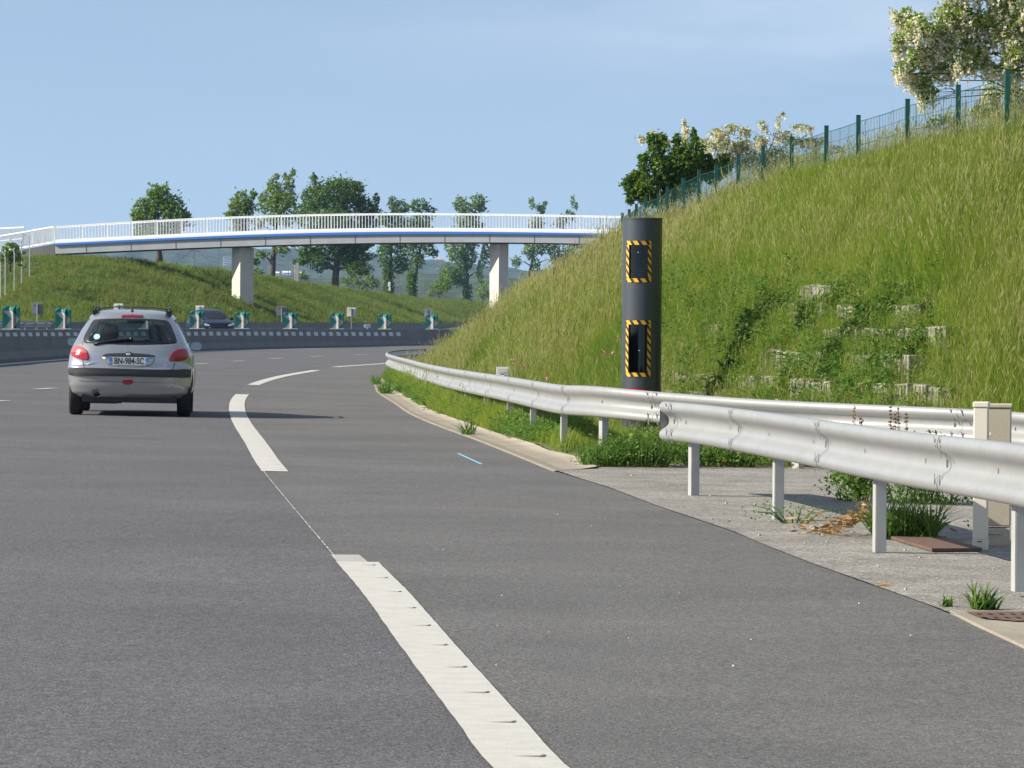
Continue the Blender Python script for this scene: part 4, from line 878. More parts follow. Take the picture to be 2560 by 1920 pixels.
def tree(name,label,base,cl,Yd,leaf,size,dens,rb_,group=None,cat='tree',bark='bark',aspect=.55,extra=None,ivy=None,depth=1.0,shell=.55,top=None):
    if Yd<0:                                  # negative: so many metres behind the ridge at this column
        Y0=-Yd; Yd=RY(base[0])+10; size*=Yd/Y0; dens*=(Y0/Yd)**2; rb_*=Yd/Y0
    b=at(*base,Yd); b.z-=.3; root=thing(name,b,label,cat,group); off=np.array(b)
    P,C=clump_points(cl,Yd,dens,shell,depth)
    mb=MB(); limbs(mb,(0,0,0),[(c-off,a,q) for c,a,q in C],rb_,top=None if top is None else at(*top,Yd)-b); mb.build('trunk',M[bark],root)
    V,Fq=leaf_cloud(P-off,size,aspect); fastmesh('crown',V,Fq,M[leaf],parent=root)
    if ivy:                                   # ivy sleeve on the trunk
        n=ivy[0]; z=rng.random(n)*ivy[1]; a=rng.random(n)*2*math.pi; rr=rb_*1.0+rng.random(n)*rb_*1.5
        V,Fq=leaf_cloud(np.stack([rr*np.cos(a),rr*np.sin(a),z],1),size*.8,.8); fastmesh('ivy',V,Fq,M['leafB'],parent=root)
    if extra: extra(root,off,P,C)
    return root
GB='trees on the crest behind the footbridge'
D=560
tree('broadleaf_tree','rounded green tree rising behind the left part of the footbridge',(399,646),[(395,505,38,38),(360,522,28,26),(430,520,34,30),(368,550,33,24),(440,553,36,24),(398,478,26,18),(345,540,18,15),(465,540,12,16),(385,583,46,20),(350,580,20,14),(430,578,26,18)],-352,'leafA',.29,D,.30,GB)
tree('broadleaf_tree','narrow light green tree directly above the left bridge pier',(612,690),[(605,503,20,28),(585,515,16,20),(622,520,16,26),(632,485,8,14),(573,538,13,10),(600,545,30,20),(600,580,26,24),(614,625,10,26),(640,655,12,10),(600,650,14,14)],-385,'leafA',.28,D,.22,GB)
tree('broadleaf_tree','wispy tree with upswept branches right of the left bridge pier',(680,693),[(690,485,30,30),(722,455,14,20),(702,505,40,28),(662,518,22,18),(736,432,7,10),(656,495,12,14),(727,500,14,22),(690,442,9,10),(680,462,14,16),(700,545,42,24),(730,470,9,14),(712,440,7,9),(655,635,16,12),(706,625,18,12),(735,610,14,10),(645,560,16,14)],-380,'leafA',.27,D*.8,.30,GB)
tree('broadleaf_tree','largest and darkest dense tree behind the middle of the footbridge',(838,712),[(830,500,56,50),(790,490,38,32),(872,488,42,38),(762,530,28,22),(912,520,28,28),(940,502,9,16),(785,446,9,12),(850,463,28,18),(890,468,16,16),(940,528,12,12),(830,560,80,36),(820,605,66,36),(880,640,46,32),(768,632,22,26),(800,655,26,26),(896,672,34,18),(752,655,20,10),(910,600,30,30),(920,560,24,26),(860,610,40,40)],-395,'leafB',.29,D*1.1,.36,GB)
tree('ivy_clad_tree','pair of ivy trunks under a ragged crown, right of the largest tree',(972,733),[(1000,520,24,22),(980,506,11,16),(960,548,20,20),(992,560,32,28),(990,602,28,36),(962,630,18,36),(1002,660,24,24),(968,675,12,20)],-430,'leafB',.28,D,.24,GB,bark='bark_ivy',ivy=(500,3.5))
tree('ivy_clad_tree','leaning dark ivy clad tree left of the open hill view',(1030,739),[(1046,514,26,18),(1077,524,14,9),(1050,555,30,22),(1030,608,30,40),(1070,615,16,24),(1087,632,9,12),(1047,650,16,20),(1060,580,24,24),(1028,690,9,30)],-440,'leafB',.28,D,.24,GB,bark='bark_ivy',ivy=(500,3.6))
tree('broadleaf_tree','tall pale green tree just left of the right bridge pier',(1168,748),[(1150,510,17,20),(1196,504,18,18),(1172,524,30,18),(1207,520,9,12),(1172,556,34,22),(1140,620,26,46),(1170,640,22,36),(1180,600,22,26),(1150,690,20,28),(1214,632,12,34),(1200,680,8,36),(1120,692,22,30),(1102,712,14,12),(1190,580,24,24)],-450,'leafA',.28,D,.22,GB,ivy=(300,3))
tree('slender_tree','thin pair of sparse stems right of the right bridge pier',(1322,690),[(1330,508,8,14),(1346,520,8,9),(1356,524,8,16),(1364,508,6,6),(1340,560,20,18),(1325,625,18,24),(1350,618,20,20),(1290,655,12,14),(1340,662,12,18),(1382,622,18,20),(1395,650,20,14),(1336,590,14,20)],-450,'leafA',.27,D,.16,GB)
tree('slender_tree','last sparse sapling behind the right end of the railing',(1415,680),[(1410,545,15,10),(1432,500,5,12),(1440,514,6,10),(1421,530,6,8),(1432,540,8,12),(1400,560,20,12),(1440,600,22,24),(1420,640,26,24),(1470,640,20,20)],-455,'leafA',.27,D,.14,GB)
tree('bush','rounded green bush on the bank at the foot of the ramp railing',(26,668),[(28,618,20,14),(14,632,18,14),(38,632,16,14),(30,645,22,14),(8,650,16,12),(46,645,10,14)],285,'leafA',.34,260,.08,cat='bush')
for bx_,by_,ls,lb in ((752,694,[(748,688,16,12),(764,692,12,9)],'small light shrub on the crest right of the concrete post'),(930,719,[(922,700,16,18),(938,708,14,12)],'light shrub on the crest between the largest tree and the ivy trunks'),(1098,741,[(1092,722,18,18),(1112,712,16,20),(1080,732,12,10)],'leafy shrub on the crest left of the tall pale green tree'),(1205,749,[(1210,728,18,20),(1228,735,14,12)],'leafy shrub on the crest right of the tall pale green tree'),(645,688,[(640,676,12,11),(652,681,10,8)],'small shrub on the crest right of the left bridge pier')):
    tree('bush',lb,(bx_,by_),ls,-440,'leafA',.30,260,.06,cat='bush')
tree('bush','dark shrub on the crest under the largest tree',(880,722),[(870,706,20,14),(905,714,18,12),(890,696,16,12)],-440,'leafA',.36,200,.08,cat='bush')
# right hand side, behind the fence
tree('broadleaf_tree','dense dark green tree behind the green mesh fence',(1685,545),[(1568,458,14,16),(1590,485,20,14),(1805,425,22,14),(1826,410,9,9),(1606,398,11,16),(1760,402,22,20),(1662,345,6,12),(1640,380,24,42),(1626,348,11,16),(1652,350,10,16),(1700,400,32,36),(1692,350,10,18),(1735,345,9,20),(1731,388,30,36),(1592,450,24,26),(1620,468,36,32),(1680,450,46,36),(1740,430,36,26),(1790,410,22,16),(1815,396,11,12),(1572,475,10,14),(1576,500,12,13),(1640,500,42,18),(1735,327,5,9),(1700,470,44,26),(1660,415,34,30),(1610,420,14,24),(1780,440,28,20)],100,'leafB',.10,8200,.07,depth=1.0)
def raceme(P,off,n,L,wd):
    """hanging blossom clusters: many small petals around a drooping axis"""
    k=rng.choice(len(P),n); c=P[k]-off; out=[]
    for q in range(15):
        t=rng.random(n)[:,None]; out.append(c+np.array([0,0,-1.])*t*L+rng.normal(size=(n,3))*wd*(1.05-t)*np.array([1,1,.5]))
    return np.concatenate(out)
def bloom(n,L,wd,ps):
    def f(root,off,P,C):
        q=raceme(P,off,n,L,wd); V,Fq=leaf_cloud(q,ps,.75,0); fastmesh('blossom',V,Fq,M['bloom'],parent=root)
    return f
tree('flowering_tree','pale blossoming tree with arching sprays behind the green fence',(1880,470),[(1762,362,22,16),(1800,332,30,15),(1830,318,20,10),(1862,325,18,9),(1800,360,38,16),(1850,366,32,22),(1900,352,22,14),(1912,322,8,12),(1906,308,10,6),(1946,302,5,20),(1958,284,7,6),(1960,340,30,14),(2000,316,30,7),(2024,320,12,7),(2000,350,30,10),(2030,352,16,7),(1930,390,44,26),(1980,402,36,18),(2038,357,20,9),(2058,345,12,6),(2090,368,14,5),(2105,382,8,6),(1870,400,40,26),(1810,395,30,20),(1940,430,40,18)],108,'leafC',.085,3800,.035,cat='tree',extra=bloom(850,.16,.045,.05),aspect=.4,depth=.8,shell=.3)
tree('flowering_tree','few pale blossom sprays sticking out above the dense dark tree',(1690,500),[(1632,335,13,8),(1602,345,12,6),(1665,350,12,8),(1710,302,4,14),(1716,325,7,14),(1708,347,12,10),(1750,350,10,8)],112,'leafC',.085,3800,.03,cat='tree',extra=bloom(200,.15,.045,.05),aspect=.4,depth=.8,shell=.3)
tree('bush','small bright green bush behind the fence under the arching blossom',(2035,420),[(2020,398,22,12),(2045,392,20,13),(2062,400,14,10)],66,'leafA',.07,5000,.03,cat='bush')
tree('acacia_tree','acacia heavy with hanging cream blossom at the top right corner',(2730,330),[(2262,42,34,24),(2252,98,24,18),(2300,68,42,32),(2243,124,16,12),(2262,168,32,22),(2310,138,46,36),(2244,182,16,10),(2302,200,38,26),(2322,232,24,20),(2310,250,16,12),(2362,98,46,46),(2380,38,56,36),(2432,58,46,46),(2362,168,36,24),(2440,128,46,36),(2500,58,52,56),(2540,128,42,46),(2482,168,36,16),(2532,180,36,16),(2520,-20,70,40),(2400,-25,60,34),(2600,100,56,76),(2590,180,36,26),(2640,40,60,60),(2650,150,50,50),(2700,220,40,50),(2560,40,50,50),(2410,150,40,30),(2540,182,22,12)],58,'leafD',.078,7600,.035,top=(2712,40),extra=bloom(2100,.17,.036,.042),aspect=.42,depth=.9,shell=.35)
tree('acacia_shrub','lower flowering acacia shrub behind the fence at the right edge',(2560,340),[(2482,232,26,22),(2530,222,26,26),(2552,258,28,22),(2472,268,30,12),(2502,288,36,16),(2552,298,28,18),(2444,276,20,10),(2600,260,40,50),(2590,200,30,30)],59,'leafD',.074,8000,.03,top=(2580,215),cat='shrub',extra=bloom(420,.13,.034,.040),aspect=.42)
tree('shrub','low leafy shrub poking over the crest beside a fence post',(2360,335),[(2350,300,28,12),(2368,292,18,10),(2385,306,20,12),(2330,315,20,10),(2390,320,30,12)],53.5,'weedI',.05,6500,.02,cat='shrub')

# ------------------------------------------------------------------ grass (ground cover nobody could count: one object per area, scattered tufts)
HID=bpy.data.collections.new('tuft_sources')
def tuft(name,n,h,wd,rad,lean,m,seed,segs=3,curve=.5,heads=0,headm=None,hd=1.0,sp=.28):
    r=np.random.default_rng(seed); mb=MB()
    for k in range(n):
        a=r.random()*6.283; rr=rad*math.sqrt(r.random()); b=Vector((rr*math.cos(a),rr*math.sin(a),0)); L=h*r.uniform(.55,1.15)
        d=Vector((r.normal()*sp+lean[0],r.normal()*sp+lean[1],1)).normalized(); bend=Vector((r.normal(),r.normal(),-.5))*curve*L*.35
        sx=Vector((r.normal(),r.normal(),.0)).normalized(); pts=[]
        for q in range(segs+1):
            t=q/segs; c=b+d*L*t+bend*t*t; w_=wd*(1-t**1.6)*.5; pts.append((c-sx*w_,c+sx*w_))
        vs=[p for pr in pts[:-1] for p in pr]+[(pts[-1][0]+pts[-1][1])/2]; nn=len(vs)-1
        mb.add(vs,[(2*q,2*q+1,2*q+3,2*q+2) for q in range(segs-1)]+[(nn-2,nn-1,nn)],0)
    for k in range(heads):                    # seed heads on thin stalks
        a=r.random()*6.283; b=Vector((rad*math.cos(a),rad*math.sin(a),0))*r.random(); L=h*r.uniform(1.15,1.6)*hd; d=Vector((r.normal()*.26+lean[0]*1.3,r.normal()*.26+lean[1],1)).normalized(); sx=Vector((r.normal(),r.normal(),0)).normalized()
        t1=b+d*L; nod=Vector((lean[0]+r.normal()*.3,r.normal()*.3,-.15))*.12*L
        mb.add([b-sx*.0016,b+sx*.0016,t1+sx*.0014,t1-sx*.0014],[(0,1,2,3)],1)
        hl=.11*r.uniform(.7,1.3); e=t1+(d*hl+nod); mb.add([t1,t1.lerp(e,.4)+sx*.0055,e,t1.lerp(e,.4)-sx*.0055],[(0,1,2,3)],1)
    o=mb.build(name,[M[m],M[headm or 'stalk']],recalc=False); COL.objects.unlink(o); return o
def rosette(name,n,h,size,m,seed):
    r=np.random.default_rng(seed); mb=MB()
    for k in range(n):
        a=r.random()*6.283; e=r.uniform(.1,1.2); L=h*r.uniform(.3,1); c=Vector((math.cos(a)*math.cos(e),math.sin(a)*math.cos(e),math.sin(e)*1.1))*L
        d=Vector((math.cos(a),math.sin(a),r.normal()*.5)).normalized(); s=d.cross(Vector((0,0,1))).normalized(); w_=size*r.uniform(.6,1.2)
        mb.add([c,c+d*w_*.5+s*w_*.32+Vector((0,0,.1*w_)),c+d*w_,c+d*w_*.5-s*w_*.32+Vector((0,0,.1*w_))],[(0,1,2,3)],0)
    o=mb.build(name,[M[m]],recalc=False); COL.objects.unlink(o); return o
def scatter(name,label,cat,P,src,idx,scl,tint,tilt=.12):
    n=len(P); me=bpy.data.meshes.new(name); me.vertices.add(n); me.vertices.foreach_set('co',np.asarray(P,np.float32).ravel())
    for nm,tp,val in (('idx','INT',idx),('scl','FLOAT',scl),('tint','FLOAT',tint)):
        at_=me.attributes.new(nm,tp,'POINT'); at_.data.foreach_set('value',np.asarray(val,np.int32 if tp=='INT' else np.float32))
    rot=np.stack([rng.normal(0,tilt,n),rng.normal(0,tilt,n),rng.random(n)*1.4-.7],1).astype(np.float32)
    at_=me.attributes.new('rot','FLOAT_VECTOR','POINT'); at_.data.foreach_set('vector',rot.ravel())
    o=bpy.data.objects.new(name,me); COL.objects.link(o)
    c=bpy.data.collections.new(name+'_tufts')
    for q in src: c.objects.link(q)
    ng=bpy.data.node_groups.new(name,'GeometryNodeTree'); ng.interface.new_socket('Geometry',in_out='INPUT',socket_type='NodeSocketGeometry'); ng.interface.new_socket('Geometry',in_out='OUTPUT',socket_type='NodeSocketGeometry')
    N=ng.nodes; gi_=N.new('NodeGroupInput'); go_=N.new('NodeGroupOutput'); ci=N.new('GeometryNodeCollectionInfo'); iop=N.new('GeometryNodeInstanceOnPoints')
    ci.inputs['Collection'].default_value=c; ci.inputs['Separate Children'].default_value=True; ci.inputs['Reset Children'].default_value=True
    def na(nm,tp): a=N.new('GeometryNodeInputNamedAttribute'); a.data_type=tp; a.inputs['Name'].default_value=nm; return [s for s in a.outputs if s.enabled and s.name=='Attribute'][0]
    e2r=N.new('FunctionNodeEulerToRotation'); L=ng.links.new
    iop.inputs['Pick Instance'].default_value=True
    L(gi_.outputs[0],iop.inputs['Points']); L(ci.outputs[0],iop.inputs['Instance']); L(na('idx','INT'),iop.inputs['Instance Index']); L(na('rot','FLOAT_VECTOR'),e2r.inputs[0]); L(e2r.outputs[0],iop.inputs['Rotation']); L(na('scl','FLOAT'),iop.inputs['Scale']); L(iop.outputs[0],go_.inputs[0])
    md=o.modifiers.new('scatter','NODES'); md.node_group=ng
    return tag(o,label,cat,None,'stuff')
ML=(.16,.02)
src=[tuft('tuft_a%d'%k,28,.33,.0050,.14,ML,'grass',k,3,.75,1,sp=.42) for k in range(4)]+[tuft('tuft_b%d'%k,24,.33,.0050,.14,ML,'grass',20+k,3,.7,3,hd=1.05,sp=.42) for k in range(3)]+[tuft('tuft_c%d'%k,24,.42,.0075,.12,(.10,0),'grassB',40+k,3,.8,0,sp=.40) for k in range(3)]+[rosette('tuft_d%d'%k,26,.30,.085,'weed',60+k) for k in range(2)]
n=190000; P,_=SL.sample(n,0,.66),0
P,vv=P
x,y=P[:,0],P[:,1]; u=(x/y)*F+1280
keep=(u>930)&(u<2640); P=P[keep]; vv=vv[keep]; x,y=P[:,0],P[:,1]; n=len(P)
pat=fbm(x*1.0+3,y*.45,2.2,11); fine=rng.random(n); zz=P[:,2]
lush=vnoise(x,y,1.3,31)
idx=np.where(fine<.90-.8*(pat-.5),rng.integers(0,4,n),rng.integers(4,7,n))
green=(pat<.47)&(zz<2.0)&(lush>.45); idx=np.where(green&(fine<.75),rng.integers(7,10,n),idx)
un=(x/y)*F+1280
wf=np.clip((un-1600)/160,0,1)*np.clip((2460-un)/170,0,1)*np.clip((zz-.05)/.2,0,1)*np.clip((2.15-zz)/.6,0,1)*np.clip(.25+1.3*vnoise(x,y,.9,91),0,1); wz=rng.random(n)<wf       # weedy patch round the stones, fading out at its rim
idx=np.where(wz&(rng.random(n)<.34),rng.integers(10,12,n),idx)
tint=np.clip(.06+.85*(pat-.25)+.5*(vnoise(x,y,.55,77)-.5)+rng.normal(0,.2,n)+.03*(zz>1.6),0,1)
right=np.clip((un-1650)/700,0,1); tint=np.clip(tint-.22*right+.02*(1-right),0,1)
scl=(.55+.5*vnoise(x,y,2.1,5)+.35*vnoise(x,y,.6,6))*rng.uniform(.75,1.2,n); scl=np.where(wz,scl*np.where(rng.random(n)<.5,.55,.8),scl)
drop=wz&(rng.random(n)<.10)
bx=np.flatnonzero(wz); bx=rng.choice(bx,min(len(bx),8500),False); P=np.concatenate([P,P[bx]+np.stack([rng.uniform(-.28,-.12,len(bx)),rng.normal(0,.05,len(bx)),rng.uniform(-.02,.05,len(bx))],1)]); idx=np.r_[idx,np.where(rng.random(len(bx))<.45,rng.integers(10,12,len(bx)),rng.integers(0,10,len(bx)))]; scl=np.r_[scl,rng.uniform(.45,.95,len(bx))]; tint=np.r_[tint,rng.uniform(0,.7,len(bx))]; drop=np.r_[drop,np.zeros(len(bx),bool)]
scatter('meadow_grass','tall seeding meadow grass and weeds covering the right slope','grass',P[~drop],src,idx[~drop],scl[~drop],tint[~drop])
# verge: shorter lush grass between gutter and slope, tall under the guardrail
src=[tuft('verge_a%d'%k,14,.30,.009,.07,(.06,0),'grassB',80+k,3,.7,0) for k in range(4)]+[rosette('verge_b%d'%k,22,.22,.07,'weed',90+k) for k in range(2)]+[tuft('verge_c%d'%k,9,.28,.006,.06,(.08,0),'grass',95+k,3,.5,2) for k in range(2)]
P,vv=VE.sample(46000,.05,1); x,y=P[:,0],P[:,1]; n=len(P); u=(x/y)*F+1280
keep=(u<2620)&~((y<44)&(vv<.12))&((vv>.10)|(rng.random(n)<.35))&~((y<47.5)&(y>42)&(vv<.22)&(rng.random(n)<.85)); P,x,y,vv=P[keep],x[keep],y[keep],vv[keep]; n=len(P)
pt=fbm(x,y,1.1,51); idx=np.where(pt>.56,rng.integers(4,6,n),rng.integers(0,4,n)); idx=np.where(rng.random(n)<.06,rng.integers(6,8,n),idx)
scatter('verge_grass','bright green verge grass under the curved guardrail','grass',P,src,idx,(.85+.8*fbm(x,y,.9,53))*rng.uniform(.7,1.15,n)*np.clip(.45+vv*3,0,1)*np.where((y<57)&((x/y)*F+1280>1440),.55,1)*np.where(vv>.45,.72,1),np.clip(fbm(x,y,.8,57)+rng.normal(0,.15,n),0,1))
# far bank: coarser tufts, seen from 250 m and more
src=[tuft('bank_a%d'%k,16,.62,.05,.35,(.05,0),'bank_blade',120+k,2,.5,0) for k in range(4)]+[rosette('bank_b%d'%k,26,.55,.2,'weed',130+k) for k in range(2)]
P,vv=BK.sample(46000,0,.80); x,y=P[:,0],P[:,1]; u=(x/y)*F+1280; keep=(u>-60)&(u<1420); P,x,y=P[keep],x[keep],y[keep]; n=len(P)
pt=fbm(x,y*.5,6,61); idx=np.where(rng.random(n)<.18+.25*(pt>.6),rng.integers(4,6,n),rng.integers(0,4,n))
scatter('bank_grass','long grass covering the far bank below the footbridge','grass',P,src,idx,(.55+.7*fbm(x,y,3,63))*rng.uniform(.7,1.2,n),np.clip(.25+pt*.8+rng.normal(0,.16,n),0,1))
def bramble(px,py,wd,h,label):
    d=ray(px,py); best=None
    for Yv in np.linspace(42,62,160):            # where the sight line meets the slope
        q=at(px,py,Yv); s_,_=slope_pt(px,max(.05,q.z))
        e=abs(s_.y-Yv)
        if best is None or e<best[0]: best=(e,s_)
    c=best[1]-Vector((.10,.12,.05)); root=thing('bramble_bush',c,label,'bush','brambles growing over the stone blocks')
    mb=MB()
    for k in range(12):
        a=random.uniform(0,6.28); e=Vector((math.cos(a)*wd*.6,math.sin(a)*wd*.5,h*random.uniform(.3,1))); mb.tube([(0,0,0),e*.5+Vector((0,0,h*.35)),e,e+Vector((e.x*.3,e.y*.3,-h*.3))],[.007,.005,.003,.002],4)
    mb.build('stem',M['weedI'],root)
    n=int(2300*wd*(h+.2)*2); u=rng.normal(size=(n,3)); u/=np.linalg.norm(u,axis=1)[:,None]; rr=(rng.random(n)**.5)[:,None]*(1+.35*np.sin(u[:,:1]*6+px)*np.sin(u[:,2:]*5+py)); q=u*rr*np.array([wd*.55,wd*.5,h*.6])+np.array([0,0,h*.35]); q[:,2]=np.abs(q[:,2])-.05-np.clip(-q[:,0]*.35,-.3,.3)
    V,Fq=leaf_cloud(q,.072,.6,.15); fastmesh('foliage',V,Fq,M['bramble' if h>.34 else 'weedI'],parent=root)
for (px,py,wd,h),lab in zip(BRAMBLES,BR_LAB): bramble(px,py,wd*.8,h*.85,lab)
# pebbles, petals
def pebbles():
    mb=MB(); r=np.random.default_rng(3)
    for k in range(34):
        px=r.uniform(900,2560); py=r.uniform(1010,1900); p=gr(px,py)
        if p.x>float(np.interp(p.y,[q.y for q in ER],[q.x for q in ER]))+.9: continue
        s=r.uniform(.002,.0055); mb.box((p.x,p.y,rz(p.x)+.012+s*.25),(s*2*r.uniform(.7,1.4),s*2*r.uniform(.7,1.4),s),0,Matrix.Rotation(r.random()*3,3,'Z'),.6)
    for k in range(90):
        px=r.uniform(1500,2540); py=r.uniform(1180,1500); p=gr(px,py)
        if p.x<float(np.interp(p.y,[q.y for q in ER],[q.x for q in ER]))+.05 or p.y>40: continue
        s=r.uniform(.003,.010); mb.box((p.x,p.y,rz(p.x)+.014+s*.25),(s*2*r.uniform(.7,1.4),s*2*r.uniform(.7,1.4),s),0,Matrix.Rotation(r.random()*3,3,'Z'),.6)
    tag(mb.build('gravel',M['pebble']),'scattered small pale stones on the shoulder and lay-by','gravel',None,'stuff')
pebbles()
def flowers(name,label,spots,m,Yd,size,nsp=7,stem=.5):
    for k,(px,py) in enumerate(spots):
        c=at(px,py,Yd(px)); root=thing(name,c-Vector((0,0,stem)),label[k],'flower',label[-1]); mb=MB(); mb.tube([(0,0,0),(.01,0,stem*.5),(0,0,stem)],.003,4); mb.build('stem',M['weedI'],root)
        V,Fq=leaf_cloud(rng.normal(size=(nsp*4,3))*np.array([size*.5,size*.5,size*.9])+np.array([0,0,stem]),size*.8,.8); fastmesh('petals',V,Fq,M[m],parent=root)
flowers('pink_flower',['pink wildflower left of the tower, level with its lower window','tallest pink wildflower close to the left side of the tower','pink wildflower beside the tallest one near the tower','small pink wildflower low above the curved guardrail','pink wildflower just over the guardrail beam, right of the delineator','pink wildflower in the grass above the guardrail delineator','pink wildflowers left of the speed camera'],[(1511,884),(1546,848),(1533,882),(1308,916),(1367,946),(1283,902)],'petal_pink',lambda x:float(np.interp(x,[1280,1550],[68,57])),.026)
flowers('yellow_flower',['yellow flower at the tip of the gutter under the guardrail','yellow flower beside the other one by the gutter tip','yellow flower in the weeds left of the front rail end','yellow flowers in the weeds by the lay-by'],[(1495,1141),(1522,1146),(1576,1090)],'petal_yellow',lambda x:43,.016,5,.12)
# ------------------------------------------------------------------ single weeds, dock stalks, dead leaves around the lay-by
def weed(name,label,px,py,wd,h,n,size,m,cat='weed',group=None,dep=.3,grass=0,gl=.3):
    c=gr(px,py); root=thing(name,c,label,cat,group)
    mb=MB()
    for k in range(9):
        e=Vector((random.uniform(-1,1)*wd*.8,random.uniform(-1,1)*dep*.8,h*random.uniform(.5,1))); mb.tube([(e.x*.2,e.y*.2,0),e*.55+Vector((0,0,.03)),e],[.005,.004,.002],4)
    mb.build('stem',M['weedI'],root)
    if n:
        u=rng.normal(size=(n,3)); u/=np.linalg.norm(u,axis=1)[:,None]; q=u*(rng.random(n)**.45*(1+.4*np.sin(u[:,0]*5+px)*np.sin(u[:,2]*7+py))*np.where(rng.random(n)<.12,1.35,1))[:,None]*np.array([wd,dep,h*.55])+np.array([0,0,h*.5]); q[:,2]=np.abs(q[:,2])
        V,Fq=leaf_cloud(q,size,.5,.2); fastmesh('foliage',V,Fq,M[m],parent=root)
    if grass:
        g=MB()
        for k in range(grass):
            b=Vector((random.uniform(-1,1)*wd*.6,random.uniform(-1,1)*dep*.6,0)); d=Vector((random.gauss(0,.5),random.gauss(0,.4),1)).normalized(); L=gl*random.uniform(.5,1.1); s=Vector((random.gauss(0,1),random.gauss(0,1),0)).normalized()*.006
            m1=b+d*L*.6; e=b+d*L+Vector((d.x,d.y,-.3))*L*.3; g.add([b-s,b+s,m1+s*.8,m1-s*.8,e],[(0,1,2,3),(3,2,4)])
        g.build('blades',M['weedI'],root,recalc=False)
    return root
weed('weed_bush','bushy green weed with yellow flowers left of the front rail end',1600,1168,.42,.36,1500,.042,'weedI',dep=.5,grass=480,gl=.42)
weed('weed_bush','leafy weed between the curved rail post and the bushy weed',1500,1168,.28,.20,420,.036,'weedI',dep=.4,grass=260,gl=.34)
weed('weed_bush','low weed patch right of the first front rail post',1800,1168,.55,.24,1500,.05,'weedI',dep=.45,grass=220,gl=.34)
weed('weed_bush','dark leafy bush in the shade under the front guardrail',2150,1255,.26,.46,2600,.036,'weedI',dep=.35,grass=40)
weed('weed_bush','leafy stems behind the third front rail post, beside the slim post',2310,1262,.42,.50,2200,.04,'weedI',dep=.4,grass=60)
weed('grass_tuft','coarse tuft of grass growing behind the third front rail post',2265,1352,.32,.22,200,.03,'weedI','grass tuft',dep=.2,grass=420,gl=.34)
weed('grass_tuft','fresh green tuft of grass growing beside the storm drain',2452,1529,.06,.05,0,.02,'weedI','grass tuft',dep=.05,grass=70,gl=.17)
weed('grass_tuft','sparse thin tuft of grass right of the fresh one at the drain',2482,1530,.04,.04,0,.02,'weedI','grass tuft',dep=.03,grass=22,gl=.11)
weed('grass_tuft','tiny tuft at the edge of the shoulder, left of the drain',2368,1522,.04,.03,0,.02,'weedI','grass tuft',dep=.03,grass=18,gl=.09)
weed('grass_tuft','dry tuft growing in the middle of the gutter',1172,1088,.12,.08,0,.02,'weedI','grass tuft',dep=.5,grass=70,gl=.24)
weed('grass_tuft','green tuft spilling over the gutter near its far end',965,985,.16,.10,60,.04,'weedI','grass tuft',dep=.6,grass=160,gl=.30)
weed('grass_tuft','green tuft at the very tip of the gutter',941,962,.12,.08,40,.04,'weedI','grass tuft',dep=.6,grass=120,gl=.26)
weed('weed_bush','dark clover-like weed in the verge grass under the guardrail bend',1110,1012,.22,.36,1300,.045,'weedI',dep=.8,grass=60)
weed('creeping_weed','thin creeping weed with tiny leaves at the second front rail post',1985,1312,.42,.16,260,.022,'weedI',dep=.25,grass=0)
def dock(px,py,Yd,h,label):
    top=at(px,py,Yd); b=top-Vector((0,0,h)); root=thing('dock_plant',b,label,'weed','brown dock stalks between the two guardrails'); mb=MB(); mb.tube([(0,0,0),(.01,0,h*.5),(0,0,h)],[.005,.004,.002],5); mb.build('stem',M['dock'],root,recalc=False)
    nq=110; t=rng.random(nq); a=rng.random(nq)*6.28; rr=.018*(1-t*.6); q=np.stack([rr*np.cos(a),rr*np.sin(a),h*.55+h*.45*(np.floor(t*9)/9+.05*rng.random(nq))],1); V,Fq=leaf_cloud(q,.018,.8); fastmesh('seed_head',V,Fq,M['dock'],parent=root)
for px,py,lab in ((2136,1012,'leftmost brown dock stalk between the two guardrails'),(2152,1040,'short brown dock stalk beside the leftmost one'),(2226,1011,'tallest brown dock stalk between the two guardrails'),(2237,1031,'middle brown dock stalk, shorter than its tall neighbour'),(2246,1016,'brown dock stalk just right of the middle one'),(2266,1029,'rightmost brown dock stalk between the two guardrails')): dock(px,py,36,.60,lab)
def deadleaves():
    c=gr(2155,1342); n=420; q=rng.normal(size=(n,3))*np.array([.17,.16,.05]); q[:,2]=np.abs(q[:,2])+.01; q[:,2]+=np.clip(.10-.5*np.abs(q[:,0]),0,1)
    V,Fq=leaf_cloud(q,.07,.45,0); V[:,2]=.5*V[:,2]+.5*np.repeat(q[:,2],4); o=fastmesh('dead_leaves',V,Fq,M['dry']); o.location=c; tag(o,'heap of orange brown dead dock leaves beside the third front rail post','dead leaves',None,'stuff')
    mb=MB(); p=gr(2208,1470); mb.add([(-.045,0,.012),(0,-.02,.02),(.05,.0,.014),(.01,.03,.03)],[(0,1,2,3)]); o=mb.build('fallen_leaf',M['dry'],loc=p,recalc=False); tag(o,'single dry leaf lying at the joint of shoulder and lay-by','leaf')
    # straw and litter at the foot of the weeds
    mb=MB()
    for k in range(700):
        px=random.uniform(1400,2040); py=float(np.interp(px,[1400,1480,1660,1840,2040],[1150,1168,1166,1168,1176]))+random.gauss(0,5); p=gr(px,py); a=random.uniform(-.6,.6); L=random.uniform(.03,.12); d=Vector((math.cos(a),math.sin(a),random.uniform(-.1,.1)))*L; s=Vector((-math.sin(a),math.cos(a),0))*.004
        b=Vector((p.x,p.y,rz(p.x)+random.uniform(.015,.05))); mb.add([b-s,b+s,b+d+s,b+d-s],[(0,1,2,3)])
    tag(mb.build('straw',M['dry'],recalc=False),'dry straw lying along the foot of the lay-by weeds','straw',None,'stuff')
deadleaves()
